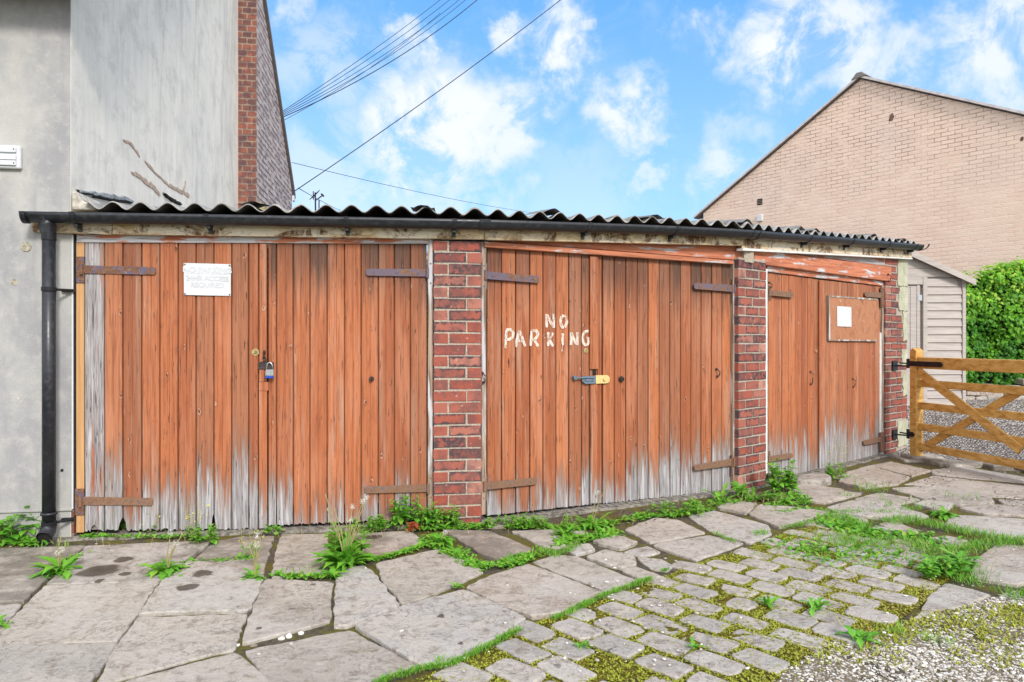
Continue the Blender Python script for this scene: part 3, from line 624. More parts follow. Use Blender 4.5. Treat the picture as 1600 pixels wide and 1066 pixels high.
# ================================================================== GARAGE BLOCK
def corner(f1, f2, n):
    """plan point where two walls' lines, each set out by n, meet"""
    p = f1.o + f1.n * n; q = f2.o + f2.n * n; d, e = f1.d, f2.d; r = q - p; k = (r.x * e.y - r.y * e.x) / (d.x * e.y - d.y * e.x); return p + d * k
gar = empty('garage_block', (0, 4.83, 0), 'row of three lock-up garages with weathered orange timber doors, brick piers and a corrugated roof', 'garage')
def brickpier(fr, n_face, a0, a1, z0, z1, rowsdef, name='brick_pier', ret=0, skip=None, course=.078):
    """coursed brick: every brick its own jittered block over a mortar core; rowsdef gives brick widths for the even and the odd course"""
    m = MB(fr); m.box(a0 + .006, a1 - .006, n_face - .33, n_face - .0035, z0, z1, None, 1)
    z = z0; k = 0
    while z < z1 - .02:
        row = rowsdef[k % 2]; tot = sum(row); a = a0
        for wd in row:
            w_ = wd / tot * (a1 - a0); j = .0048
            if not (skip and skip(a + w_ / 2, z)):
                b0, b1, c0, c1 = a + j * (a > a0), a + w_ - j * (a + w_ < a1 - .01), z + .0045, min(z + course - .005, z1)
                n1_ = n_face + random.uniform(-.0035, .003); hd_ = wd < .15; col = (random.uniform(0, .3) if hd_ else random.uniform(.25, 1), random.random(), random.uniform(.35, 1) if hd_ else random.uniform(0, .9), 0)
                # front face is inset in a grid so burnt arrises can be shaded per corner
                r0 = [(b0, c0), (b1, c0), (b1, c1), (b0, c1)]; dd = .027
                r0 = [(x + random.uniform(-.002, .002), y + random.uniform(-.002, .002)) for x, y in r0]
                ri = [(r0[0][0] + dd, r0[0][1] + dd), (r0[1][0] - dd, r0[1][1] + dd), (r0[2][0] - dd, r0[2][1] - dd), (r0[3][0] + dd, r0[3][1] - dd)]
                back = [m.v(x, n_face - .20 if ret else n_face - .06, y) for x, y in r0]; e = [m.v(x, n1_ - .003, y) for x, y in r0]
                e2 = [m.v(x + sx * .003, n1_, y + sy * .003) for (x, y), (sx, sy) in zip(r0, ((1, 1), (-1, 1), (-1, -1), (1, -1)))]; inn = [m.v(x, n1_, y) for x, y in ri]
                for q in range(4):
                    q2 = (q + 1) % 4
                    m.face([back[q], back[q2], e[q2], e[q]], col[:3] + (.0,)); m.face([e[q], e[q2], e2[q2], e2[q]], col[:3] + (0,))
                    f = m.face([e2[q], e2[q2], inn[q2], inn[q]])
                    for l in f.loops: l[m.c] = col[:3] + ((1.0,) if l.vert in inn else (0.0,))
                m.face(inn, col[:3] + (1.0,))
            a += w_
        z += course; k += 1
    return m.build(name, [BRICK, MORTAR], gar)
a0, _ = A.P(677, 533, .02); a1, _ = A.P(752.5, 533, .02)
brickpier(A, .02, a0, a1, -.05, A.P(715, 377, .02)[1], ([.102, .225], [.225, .102]))
d0, _ = D.P(1154, 533, .02); d1, _ = D.P(1197, 533, .02)
brickpier(D, .02, d0, d1, -.05, D.P(1175, 405, .02)[1], ([.225, .225], [.112, .225, .112]), ret=1)
e0, _ = D.P(1384, 533, .0); e1, _ = D.P(1417, 533, .0); ezt = D.P(1400, 403, .0)[1]
def skp(a, z): f = (a - e0) / (e1 - e0); return (f > .62 and z > 1.42) or (f > .8 and 1.2 < z < 1.42) or (f > .75 and (.95 < z < 1.1)) or (f > .6 and z < .30) or (f > .8 and .62 < z < .85)
brickpier(D, 0, e0, e1, -.05, ezt, ([.225, .225], [.112, .225, .112]), skip=skp, ret=1)
m = MB(D)   # cement and stone patches of the end pier
W_ = e1 - e0
def rag(a0_, z0_, a1_, z1_, n=6):
    P_ = [(a0_ + (a1_ - a0_) * i / n, z0_ + random.uniform(-.012, .012)) for i in range(n)] + [(a1_, z0_ + (z1_ - z0_) * i / n) for i in range(n)] + [(a1_ - (a1_ - a0_) * i / n, z1_ + random.uniform(-.008, .008)) for i in range(n)] + [(a0_ + random.uniform(-.02, .02), z1_ - (z1_ - z0_) * i / n) for i in range(n)]
    return P_
for f0, z0_, f1, z1_ in ((.55, 1.84, 1.0, ezt), (.60, 1.56, 1.0, 1.83), (.80, 1.22, 1.0, 1.555), (.74, .95, 1.0, 1.12), (.78, .60, 1.0, .84), (.55, .03, 1.02, .31)):
    m = MB(D); m.prism(rag(e0 + W_ * f0, z0_, e0 + W_ * f1 + .004, z1_), -.05, .008 + random.uniform(-.002, .003)); m.build('cement_patch', CEMENT, gar)
# side and rear walls of the block (seen only from elsewhere)
m = MB(None); runv = Vector((-.142, .99)); L0 = A.P(118)[0]; pE = D.W(e1, -.02, 0)
def wallseg(m, p, q, th, z0, z1, zq=None):
    zq = zq or z1
    d = (q - p).normalized(); nn = Vector((-d.y, d.x)) * th; P4 = [p, q, q + nn, p + nn]; lo = [m.bm.verts.new((v_.x, v_.y, z0)) for v_ in P4]; hi = [m.bm.verts.new((v_.x, v_.y, zz)) for v_, zz in zip(P4, (z1, zq, zq, z1))]
    m.face(lo[::-1]); m.face(hi)
    for i in range(4): m.face([lo[i], lo[(i + 1) % 4], hi[(i + 1) % 4], hi[i]])
q0 = Vector((pE.x, pE.y)); q1 = q0 + runv * 3.6; q2 = A.W(L0, -4.0, 0).to_2d()
wallseg(m, q0, q1, .2, -.05, 2.24, 2.5); wallseg(m, q1, q2, .2, -.05, 2.53, 2.32)
m.build('rear_wall', GBRICK, gar)
m = MB(None)   # dark floor and back lining inside, so gaps read dark
q3 = A.W(L0, -.12, 0).to_2d(); q4 = corner(A, B, -.3); q5 = corner(B, D, -.3)
vs = [m.bm.verts.new((p.x, p.y, -.02)) for p in (q3, q4, q5, q0 - Vector((.3, 0)), q1, q2)]; m.face(vs); m.build('floor_slab', CONC, gar, normals=False)

# ---- fascia
m = MB(A)
def fasc(fr, x0, y0, x1, y1, top, n=.045, th=.035, col=None, m=None):
    a0_, zb0 = fr.P(x0, y0, n); a1_, zb1 = fr.P(x1, y1, n); zt0 = fr.P(x0, top[0], n)[1]; zt1 = fr.P(x1, top[1], n)[1]
    m.prism([(a0_, zb0), (a1_, zb1), (a1_, zt1), (a0_, zt0)], n - th, n, col or rc())
def fascia_part(fr, segs):
    m = MB(fr)
    for s_ in segs: fasc(fr, *s_, m=m)
    m.build('fascia', FASCIA, gar, bevel=.003)
fascia_part(A, [(84, 363, 174.6, 366.5, (338, 339)), (175.4, 366, 757, 374, (339, 344))])
fascia_part(B, [(758, 374.5, 1159, 384, (345, 358), .047)])
fascia_part(D, [(1159.5, 387.5, 1425, 403, (362, 384), .05)])
m = MB(D); a_, zb = D.P(1159.5, 390, .052); b_, zb2 = D.P(1425, 404.5, .052)
m.prism([(a_, zb - .008), (b_, zb2 - .006), (b_, zb2 + .008), (a_, zb + .012)], .0, .058); m.build('drip_strip', PAINTW, gar)
m = MB(A); a_, z_ = A.P(50, 360, .03); b_, z2_ = A.P(84, 363, .03)    # crumbled end block left of the fascia
m.prism([(a_, z_ - .01), (b_ - .006, z2_), (b_ - .006, z2_ + .09), (a_ + .02, z_ + .085), (a_ - .01, z_ + .05)], -.02, .02, (.3, .3, .3, 0)); m.build('fascia_end', FASCIA, gar, bevel=.004)

# ---- beams and heads
m = MB(A); za = A.P(120, 379, -.01); zb = A.P(672, 381, -.01); t0 = A.P(120, 369, -.01)[1]; t1 = A.P(672, 374, -.01)[1]
m.prism([(za[0], za[1]), (zb[0], zb[1]), (zb[0], t1 + .02), (za[0], t0 + .02)], -.07, -.004, (.2, .3, 0, .5)); m.build('door_lintel', BEAM, gar, bevel=.003)
def beamp(fr, quad, n0, n1, col, name='door_lintel', mat=None):
    m = MB(fr); m.prism([fr.P(x, y, n1) for x, y in quad], n0, n1, col); return m.build(name, mat or BEAM, gar, bevel=.003)
beamp(B, [(757, 386), (1147, 413), (1147, 407), (757, 377)], -.09, -.008, (.5, .1, .2, .2))
beamp(B, [(772, 377.5), (1172, 408), (1172, 383), (772, 374)], -.09, -.028, (.8, .4, 0, .1))
beamp(D, [(1179, 411.5), (1393, 440), (1393, 417), (1179, 390)], -.09, .012, (.35, .1, 0, .12))
beamp(D, [(1215, 393.5), (1391, 416.5), (1391, 402), (1215, 390)], -.09, -.006, (.7, .6, .5, .55))
beamp(D, [(1199, 424.5), (1388, 448), (1388, 441), (1199, 413.5)], -.10, -.025, (.9, .6, 0, .25))
m = MB(B); m.prism([B.P(x, y, .0) for x, y in [(1163, 409), (1178, 411), (1178, 388), (1163, 386)]], -.1, -.002); m.build('mortar_fill', MORTAR, gar)

# ---- frames
def post(fr, x0, x1, y0, y1, n0, n1, mat, name='door_frame', dx=0):
    m = MB(fr); a, z0_ = fr.P(x0, y1, n1); b, _ = fr.P(x1, y1, n1); z1_ = fr.P(x0, y0, n1)[1]; d = fr.P(x0 + dx, y0, n1)[0] - a
    m.prism([(a, z0_), (b, z0_), (b + d, z1_), (a + d, z1_)], n0, n1, rc()); return m.build(name, mat, gar, bevel=.003)
post(A, 118.5, 131, 377, 833, -.09, -.012, NEWWOOD, 'door_frame')
post(A, 114.5, 118, 366, 797, -.09, -.004, DARK, 'frame_gap')
post(A, 668.5, 676.5, 374, 800, -.09, -.002, FRAME)
post(B, 752.5, 760, 377, 805, -.1, -.02, FRAME)
post(B, 1145.5, 1151.5, 409, 755, -.1, -.02, FRAME)
post(D, 1196.5, 1199.5, 420, 742, -.1, .0, PAINTW)
post(D, 1378.5, 1382.5, 446, 712, -.1, -.02, FRAME)
post(D, 1376, 1378.5, 520, 712, -.1, -.028, PAINTW)

# ================================================================== DOORS
def leaf(fr, n, bounds, top, bot, stain=.15, grey0=0, jag=.012, holes=(), first=0, name='door_leaf', gy=None):
    """a ledged door leaf of boards; bounds are the board edges in photo pixels; top/bot are (y at the first edge, y at the last)"""
    m = MB(fr); x0, x1 = bounds[0], bounds[-1]
    for i in range(len(bounds) - 1):
        xa, xb = bounds[i], bounds[i + 1]; g_ = .0034
        a = fr.P(xa, 533, n)[0] + g_; b = fr.P(xb, 533, n)[0] - g_
        def yy(x, q): return q[0] + (q[1] - q[0]) * (x - x0) / (x1 - x0)
        ta, tb = fr.P(xa, yy(xa, top), n)[1], fr.P(xb, yy(xb, top), n)[1]; za_, zb_ = fr.P(xa, yy(xa, bot), n)[1], fr.P(xb, yy(xb, bot), n)[1]
        col = (random.random(), min(1, max(0, random.gauss(.45, .25) + (gy[i] if gy else 0))), min(1, stain * random.uniform(.3, 1.7)), grey0 if i == 0 else 0.0)
        dn = random.uniform(-.003, .003); mid = (a + b) / 2 + random.uniform(-.006, .006)
        prof = [(a, -.022), (a, -.004), (a + .004, 0), (mid - .003, 0), (mid, -.0028), (mid + .003, 0), (b - .004, 0), (b, -.004), (b, -.022)]
        ex = []
        for p, q in zip(prof, prof[1:]):
            ex.append(p)
            if q[0] - p[0] > .02:
                k = 5
                for j in range(1, k): ex.append((p[0] + (q[0] - p[0]) * j / k, 0))
        ex.append(prof[-1]); tv, bv = [], []
        for (x, d) in ex:
            f = (x - a) / (b - a); zt = ta + (tb - ta) * f; zb0 = za_ + (zb_ - za_) * f + (random.uniform(-jag, jag) if 0 < f < 1 else random.uniform(-jag, jag) * .3)
            for hx, hz, hw in holes:
                hxs = fr.P(hx, 533, n)[0]
                if abs(x - hxs) < hw: zb0 = max(zb0, za_ + hz * (1 - .55 * abs(x - hxs) / hw))
            tv.append(m.v(x, n + d + dn, zt)); bv.append(m.v(x, n + d + dn, zb0))
        for j in range(len(ex) - 1): m.face([bv[j], bv[j + 1], tv[j + 1], tv[j]], col)
        m.face(tv[::-1], col); m.face([bv[0], tv[0], tv[-1], bv[-1]], col)
    m.box(fr.P(x0 + 1, 533, n)[0], fr.P(x1 - 1, 533, n)[0], n - .0325, n - .0235, fr.P(x0, max(bot), n)[1] + .12, max(ta, tb) + .012, (.3, .2, 1, 0))  # added dark backing that stops daylight showing through the board gaps
    # ledges on the inside face
    a = fr.P(x0 + 2, 533, n)[0]; b = fr.P(x1 - 2, 533, n)[0]
    for z_ in (.3, 1.0, 1.62): m.box(a, b, n - .05, n - .033, z_, z_ + .1, (.3, .2, 0, 0))
    o = m.build(name, WOOD, gar, smooth=False); return o
nA, nB, nD = -.016, -.05, -.045
L1 = [131.5, 163, 191.5, 221, 249.5, 278, 306, 334, 362, 388.5, 404, 417.5]
L2 = [418.5, 432, 458, 484, 511, 538, 564, 591, 616, 641, 667.5]
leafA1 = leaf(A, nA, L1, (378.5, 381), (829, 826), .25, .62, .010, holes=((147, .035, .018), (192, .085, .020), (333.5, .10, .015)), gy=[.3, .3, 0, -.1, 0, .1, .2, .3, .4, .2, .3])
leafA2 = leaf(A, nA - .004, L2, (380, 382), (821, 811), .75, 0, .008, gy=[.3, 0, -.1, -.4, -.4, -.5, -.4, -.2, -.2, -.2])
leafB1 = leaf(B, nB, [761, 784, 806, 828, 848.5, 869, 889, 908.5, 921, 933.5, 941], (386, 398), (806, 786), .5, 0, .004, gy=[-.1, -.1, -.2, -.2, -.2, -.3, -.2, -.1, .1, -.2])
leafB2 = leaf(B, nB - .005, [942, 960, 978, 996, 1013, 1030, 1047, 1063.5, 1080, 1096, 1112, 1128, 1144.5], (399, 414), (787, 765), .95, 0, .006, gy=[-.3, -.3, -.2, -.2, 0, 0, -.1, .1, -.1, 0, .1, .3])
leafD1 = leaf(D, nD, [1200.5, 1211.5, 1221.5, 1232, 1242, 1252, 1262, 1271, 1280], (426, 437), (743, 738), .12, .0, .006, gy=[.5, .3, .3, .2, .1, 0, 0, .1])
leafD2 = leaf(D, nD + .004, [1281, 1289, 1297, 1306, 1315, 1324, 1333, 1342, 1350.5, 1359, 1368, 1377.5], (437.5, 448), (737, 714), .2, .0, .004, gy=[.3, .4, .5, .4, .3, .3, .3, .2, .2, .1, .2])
for o_, l_ in ((leafA1, 'left leaf of the first garage with a bleached grey outer board and a small white notice'), (leafA2, 'right leaf of the first garage with a padlock at its edge'), (leafB1, 'left leaf of the middle garage, hand lettered'), (leafB2, 'right leaf of the middle garage, blackened along its top'),
               (leafD1, 'left leaf of the far garage'), (leafD2, 'right leaf of the far garage carrying a board')): o_['label'] = l_
def sub(parent, fr, name, mat, fn, bevel=0, smooth=False, label=None):
    m = MB(fr); m.col = rc(); fn(m); o = m.build(name, mat, parent, bevel, smooth)
    if label: o['label'] = label
    return o
def rect(fr, x0, y0, x1, y1, n): a, zt = fr.P(x0, y0, n); b, zb_ = fr.P(x1, y1, n); return a, b, zb_, zt
def cover(parent, fr, x0, y0, x1, y1, n0, n1, name='cover_strip', mat=WOOD, col=None):
    a, b, z0_, z1_ = rect(fr, x0, y0, x1, y1, n1); return sub(parent, fr, name, mat, lambda m: m.box(a, b, n0, n1, z0_, z1_, col or (.4, .4, .1, 0)), .003)
cover(leafA1, A, 405.5, 381, 416, 566, nA + .001, nA + .016)
cover(leafA1, A, 404.5, 611, 417, 826, nA + .001, nA + .017)
cover(leafA1, A, 405, 577, 413, 597, nA + .001, nA + .016, 'packing_block', WOOD); cover(leafA1, A, 404.5, 597.5, 420, 611, nA + .001, nA + .019, 'packing_block', WOOD)
cover(leafB1, B, 922.5, 400, 935, 577, nB + .001, nB + .018)
cover(leafB1, B, 923, 601, 934, 786, nB + .001, nB + .012)
cover(leafD2, D, 1281, 438, 1289, 733, nD + .005, nD + .02)
# strap hinges
def hinge(parent, fr, n, tip, root, w0, w1, plate, worn=0.0, blue=.3):
    (xt, yt), (xr, yr) = tip, root; n1_ = n + .010
    def go(m):
        m.col = (blue, .5, .5, worn); P_ = lambda x, y: fr.P(x, y, n1_); d = 1 if xr > xt else -1
        poly = [P_(xt, yt - w0 * .3), P_(xt + 2 * d, yt - w0 / 2), P_(xr, yr - w1 / 2), P_(xr, yr + w1 / 2), P_(xt + 2 * d, yt + w0 / 2), P_(xt, yt + w0 * .3)]
        m.prism(poly if d < 0 else poly[::-1], n + .001, n1_)
        for f in (.12, .5, .85):                      # bolt heads
            a, z = P_(xt + (xr - xt) * f, yt + (yr - yt) * f); m.disc(a, z, n1_, n1_ + .004, .006 if f < .8 else .010, 8)
        x0, y0, x1, y1 = plate; a, b, z0_, z1_ = rect(fr, x0, y0, x1, y1, n1_)
        m.box(min(a, b), max(a, b), n - .004, n1_ + .003, z0_, z1_, (blue, .5, .5, 0))
        for zz in (z0_ + .018, z1_ - .018): m.disc((a + b) / 2, zz, n1_ + .003, n1_ + .007, .006, 8)
        a, z = P_(xr, yr); m.tube([(a, n1_ + .008, z - .035), (a, n1_ + .008, z + .035)], .010, 10)
    return sub(parent, fr, 'strap_hinge', RUST, go, .0012)
hinge(leafA1, A, nA, (243, 423.5), (128, 421), 12, 13, (119, 401, 131.5, 442), 0, .4)
hinge(leafA1, A, nA, (238, 784.5), (126, 783), 12, 13, (117, 764, 131, 805), .85, .2)
hinge(leafA2, A, nA, (572, 425.5), (668, 426.5), 11, 12, (668, 408, 678, 447), .15, .9)
hinge(leafA2, A, nA, (570, 766), (669, 763), 11, 12, (668, 743, 678, 781), .7, .2)
hinge(leafB1, B, nB + .015, (843, 437), (758, 430), 11, 12, (751, 411, 761, 452), .1, .9)
hinge(leafB1, B, nB + .015, (839, 752), (756, 760), 11, 12, (750, 741, 761, 782), .75, .1)
hinge(leafB2, B, nB + .015, (1085, 447), (1147, 451), 10, 11, (1144, 436, 1151, 474), .2, .7)
hinge(leafB2, B, nB + .015, (1085, 731), (1146, 722), 9, 11, (1143, 711, 1150, 742), .8, .1)
hinge(leafD1, D, nD + .02, (1240, 461), (1201, 457), 8.5, 9, (1198, 446, 1204, 470), .9, .1)
hinge(leafD1, D, nD + .02, (1239, 712), (1200, 718), 8, 9, (1197, 706, 1203, 728), .9, .1)
hinge(leafD2, D, nD + .02, (1352, 460), (1382, 462), 8, 8.5, (1377, 449, 1383, 480), .9, .1)
hinge(leafD2, D, nD + .02, (1350, 692), (1379, 686), 8, 8.5, (1376, 676, 1383, 706), .6, .1)
def knob(parent, fr, n, x, y, r, mat=IRON, name='door_knob', d=.022):
    def go(m):
        a, z = fr.P(x, y, n); m.disc(a, z, n, n + .004, r, 14); m.disc(a, z, n + .004, n + d, r * .55, 10); m.disc(a, z, n + d * .6, n + d, r * .75, 6)
    return sub(parent, fr, name, mat, go, .001)
knob(leafA1, A, nA, 399.3, 550.5, .024, BRASS, 'keyhole_plate', .006); knob(leafA2, A, nA, 580.5, 592, .017); knob(leafB1, B, nB + .002, 915.5, 548, .019, BRASS, 'keyhole_plate', .006)
knob(leafB2, B, nB, 970.5, 592.5, .024); knob(leafD1, D, nD, 1274.5, 549, .017, NEWWOOD, 'door_knob', .012)
def hook(parent, fr, n, x, y0, y1):
    def go(m):
        a, z1_ = fr.P(x, y0, n); z0_ = fr.P(x, y1, n)[1]; m.disc(a, z1_, n, n + .012, .010, 8); m.disc(a + .01, z0_ + .01, n, n + .012, .009, 8)
        m.tube([(a, n + .012, z1_), (a + .012, n + .03, z1_ - .02), (a + .008, n + .028, (z0_ + z1_) / 2), (a + .014, n + .024, z0_ + .02), (a, n + .012, z0_)], .0045, 6)
    return sub(parent, fr, 'door_hook', IRON, go)
hook(leafB2, B, nB, 1119, 577, 590); hook(leafD1, D, nD, 1265, 581, 602); hook(leafD2, D, nD, 1331, 592, 606); hook(leafD1, D, nD + .03, 1201, 442, 452)
hook(leafB1, B, nB + .03, 753, 583, 600); hook(leafD2, D, nD + .06, 1387, 429, 441)
# bar latch on the middle doors
def latch(m):
    n = nB + .018; a, b, z0_, z1_ = rect(B, 909, 588, 930, 599.5, n); m.prism([(a, z0_ + .02), (a + .03, z0_), (b, z0_), (b, z1_), (a, z1_)], n, n + .006)
    m.box(a + .025, b - .015, n + .006, n + .012, (z0_ + z1_) / 2 - .008, (z0_ + z1_) / 2 + .008)
    p, q = B.P(898, 590.5, n); m.tube([(p, n + .012, q), (b - .02, n + .014, z1_ - .012)], .006, 8); m.disc(p, q, n - .018, n + .016, .016, 10)
sub(leafB1, B, 'bar_latch', BLUESTEEL, latch, .001)
def plate(m):
    n = nB + .008; a, b, z0_, z1_ = rect(B, 930.5, 586.5, 952.5, 599, n); k = 5; r = (z1_ - z0_) / 2
    poly = [(a, z0_), (b - r, z0_)] + [(b - r + r * math.sin(t_ * math.pi / 6), z0_ + r - r * math.cos(t_ * math.pi / 6)) for t_ in range(1, 6)] + [(b - r, z1_), (a, z1_)]
    m.prism(poly, n, n + .006); m.disc((a + b) / 2 + .012, z0_ + r, n + .006, n + .02, .012, 12); m.disc(a + .02, z1_ - .012, n + .006, n + .008, .004, 6)
sub(leafB2, B, 'latch_plate', YELLOW, plate, .001)
def dhole(m): a, b, z0_, z1_ = rect(B, 927, 577.5, 932, 586, nB + .012); m.box(a, b, nB - .01, nB + .006, z0_, z1_)
sub(leafB1, B, 'latch_slot', DARK, dhole)
# hasp on the first doors
def hasp(m):
    n = nA + .018; a, b, z0_, z1_ = rect(A, 403.5, 566, 428, 577, n); m.box(a, b, n, n + .004, z0_, z1_); p, q = A.P(413, 556, n)
    m.tube([(p, n, q + .03), (p + .004, n + .018, q + .02), (p + .002, n + .02, q - .005), (p, n + .004, q - .02)], .009, 8); m.disc(p + .004, q - .026, n, n + .02, .011, 8)
    for f in (.1, .45): m.disc(a + (b - a) * f, (z0_ + z1_) / 2, n + .004, n + .007, .005, 8)
sub(leafA1, A, 'hasp', IRON, hasp, .001)
pl0 = A.P(421.5, 584, nA + .03); pad = empty('padlock', A.W(pl0[0], nA + .03, pl0[1] - .04), 'small laminated steel padlock with a blue base hanging from the first garage hasp', 'padlock')
def padbody(m): m.box(pl0[0] - .026, pl0[0] + .026, nA + .024, nA + .046, pl0[1] - .016, pl0[1] + .028)
sub(pad, A, 'lock_body', STEEL, padbody, .004); sub(pad, A, 'lock_base', BLUE, lambda m: m.box(pl0[0] - .0265, pl0[0] + .0265, nA + .023, nA + .047, pl0[1] - .030, pl0[1] - .0165), .003)
sub(pad, A, 'shackle', STEEL, lambda m: m.tube([(pl0[0] + .018 * c, nA + .035, pl0[1] + .028 + h_) for c, h_ in ((-1, 0), (-1, .022), (-.8, .034), (-.4, .042), (0, .045), (.4, .042), (.8, .034), (1, .022), (1, 0))], .0045, 8), 0, True)
# ---- hand-painted lettering on the middle door
Z6 = lambda x, y: (740 + x * .2815, 300 + y * .2815)
LET = [[(405, 678), (404, 700), (406, 752)], [(408, 682), (425, 718), (442, 750)], [(444, 678), (446, 715), (444, 755)], [(500, 684), (484, 700), (482, 728), (492, 752), (508, 748), (518, 722), (514, 695), (502, 685)],
       [(182, 768), (179, 815), (178, 868)], [(180, 766), (205, 764), (220, 782), (216, 806), (200, 818), (182, 820)], [(252, 770), (243, 815), (234, 862)], [(254, 770), (270, 812), (287, 858)], [(243, 827), (276, 824)],
       [(322, 772), (319, 815), (317, 855)], [(322, 770), (345, 769), (358, 786), (352, 806), (338, 818), (322, 820)], [(336, 820), (346, 836), (358, 858)], [(414, 778), (416, 815), (414, 856)], [(441, 783), (428, 802), (418, 818)], [(418, 818), (430, 836), (441, 857)],
       [(495, 785), (493, 820), (496, 850)], [(494, 850), (490, 886)], [(541, 780), (543, 815), (541, 850)], [(543, 783), (556, 815), (572, 847)], [(576, 779), (575, 815), (577, 850)],
       [(638, 772), (620, 774), (609, 790), (606, 815), (609, 838), (620, 850), (634, 846), (638, 828), (637, 812), (626, 810)]]
def letters(m):
    n = nB + .0042
    for st in LET:
        pts = []
        for a, b in zip(st, st[1:]):
            for k in range(6): f = k / 6; pts.append((a[0] + (b[0] - a[0]) * f, a[1] + (b[1] - a[1]) * f))
        pts.append(st[-1]); thin = st[0][1] == 850 and st[-1][1] == 886; L, Rr = [], []
        W3 = [Vector(B.P(*Z6(*p), n)) for p in pts]
        for i, p in enumerate(W3):
            d = (W3[min(i + 1, len(W3) - 1)] - W3[max(i - 1, 0)]).normalized(); nn = Vector((-d.y, d.x)); w_ = (.0035 if thin else .0108) * random.uniform(.78, 1.15) * (.8 if i in (0, len(W3) - 1) else 1)
            L.append(m.v(p.x + nn.x * w_, n, p.y + nn.y * w_)); Rr.append(m.v(p.x - nn.x * w_, n, p.y - nn.y * w_))
        for i in range(len(L) - 1): m.face([L[i], L[i + 1], Rr[i + 1], Rr[i]])
def lpaint(t):
    u, v, _ = t.sep(t.uv()); n = t.noise(t.scale(t.comb(u, v, 0), (60, 14, 1)), 1, 4, .6); n2 = t.noise(t.comb(u, v, 0), 200, 3, .6)
    return {'Base Color': t.mix(t.mapr(n, .4, .7), (.66, .57, .50), (.55, .37, .28)), 'Alpha': t.mapr(t.math('ADD', n, t.math('MULTIPLY', n2, .35)), .87, .71)}
LP = M('brushed_white_paint', lpaint, .7)
mm = MB(B); letters(mm); lo = mm.build('painted_lettering', LP, leafB1, normals=False); lo['label'] = 'rough white hand painted words NO PARKING'
# ---- notice on the first door (letters bleached almost away)
def quadplate(fr, q, n0, n1, m, bow=0):
    P_ = [fr.P(x, y, n1) for x, y in q]; k = 6
    top = [(P_[0][0] + (P_[1][0] - P_[0][0]) * i / k, P_[0][1] + (P_[1][1] - P_[0][1]) * i / k) for i in range(k + 1)]; bot = [(P_[3][0] + (P_[2][0] - P_[3][0]) * i / k, P_[3][1] + (P_[2][1] - P_[3][1]) * i / k) for i in range(k + 1)]
    cv = [bow * math.sin(math.pi * i / k) for i in range(k + 1)]
    F1 = [m.v(p[0], n1 + c, p[1]) for p, c in zip(top, cv)]; F2 = [m.v(p[0], n1 + c, p[1]) for p, c in zip(bot, cv)]; B1 = [m.v(p[0], n0 + c, p[1]) for p, c in zip(top, cv)]; B2 = [m.v(p[0], n0 + c, p[1]) for p, c in zip(bot, cv)]
    for i in range(k):
        m.face([F2[i], F2[i + 1], F1[i + 1], F1[i]]); m.face([B1[i], B1[i + 1], B2[i + 1], B2[i]]); m.face([F1[i], F1[i + 1], B1[i + 1], B1[i]]); m.face([B2[i], B2[i + 1], F2[i + 1], F2[i]])
    m.face([F2[0], F1[0], B1[0], B2[0]]); m.face([F1[k], F2[k], B2[k], B1[k]]); return P_
sg = empty('notice_plate', A.W(A.P(324, 462, nA)[0], nA + .01, A.P(324, 462, nA)[1]), 'white rectangular notice with faded lettering screwed to the first garage door', 'sign')
m = MB(A); PQ = quadplate(A, [(287, 411), (360.5, 413), (360.5, 462.5), (287.5, 461)], nA + .004, nA + .008, m, .002); m.build('plate', WHITE, sg)
for x, y in ((288.8, 413.2), (358.5, 415), (288.8, 459.2), (358.5, 460.5)): m = MB(A); a, z = A.P(x, y, nA + .012); m.disc(a, z, nA + .008, nA + .012, .0045, 8); m.build('screw', IRON, sg)
def text_mesh(fr, s, x, y, size, n, mat, parent, name='lettering', tilt=0, ext=.0003):
    cu = bpy.data.curves.new('t', 'FONT'); cu.body = s; cu.size = size; cu.align_x = 'CENTER'; cu.extrude = ext; cu.offset = .0012
    o = bpy.data.objects.new('t', cu); C.objects.link(o); dg = bpy.context.evaluated_depsgraph_get(); me = bpy.data.meshes.new_from_object(o.evaluated_get(dg)); bpy.data.objects.remove(o); bpy.data.curves.remove(cu)
    a, z = fr.P(x, y, n); root = parent
    while root.parent: root = root.parent
    for v_ in me.vertices:
        c = v_.co.copy(); v_.co = fr.W(a + c.x, n + c.z, z + c.y + tilt * c.x) - root.location
    me.materials.clear(); me.materials.append(mat); ob = bpy.data.objects.new(name, me); C.objects.link(ob); ob.parent = parent; return ob
GHOST = plain((.54, .56, .60), .6, .02)
GHOST2 = plain((.585, .605, .64), .6, .02)
for s_, y_, sz in (('NO PARKING', 426, .050), ('24HR ACCESS', 438.5, .043), ('REQUIRED', 449, .043)): text_mesh(A, s_, 324, y_, sz, nA + .0112, GHOST if y_ > 430 else GHOST2, sg, 'faded_lettering', -.02)
m = MB(A); a, b, z0_, z1_ = rect(A, 292, 427.5, 357, 428.6, nA + .011); m.box(a, b, nA + .0105, nA + .0112, z0_, z1_); m.build('ruled_line', GHOST, sg)
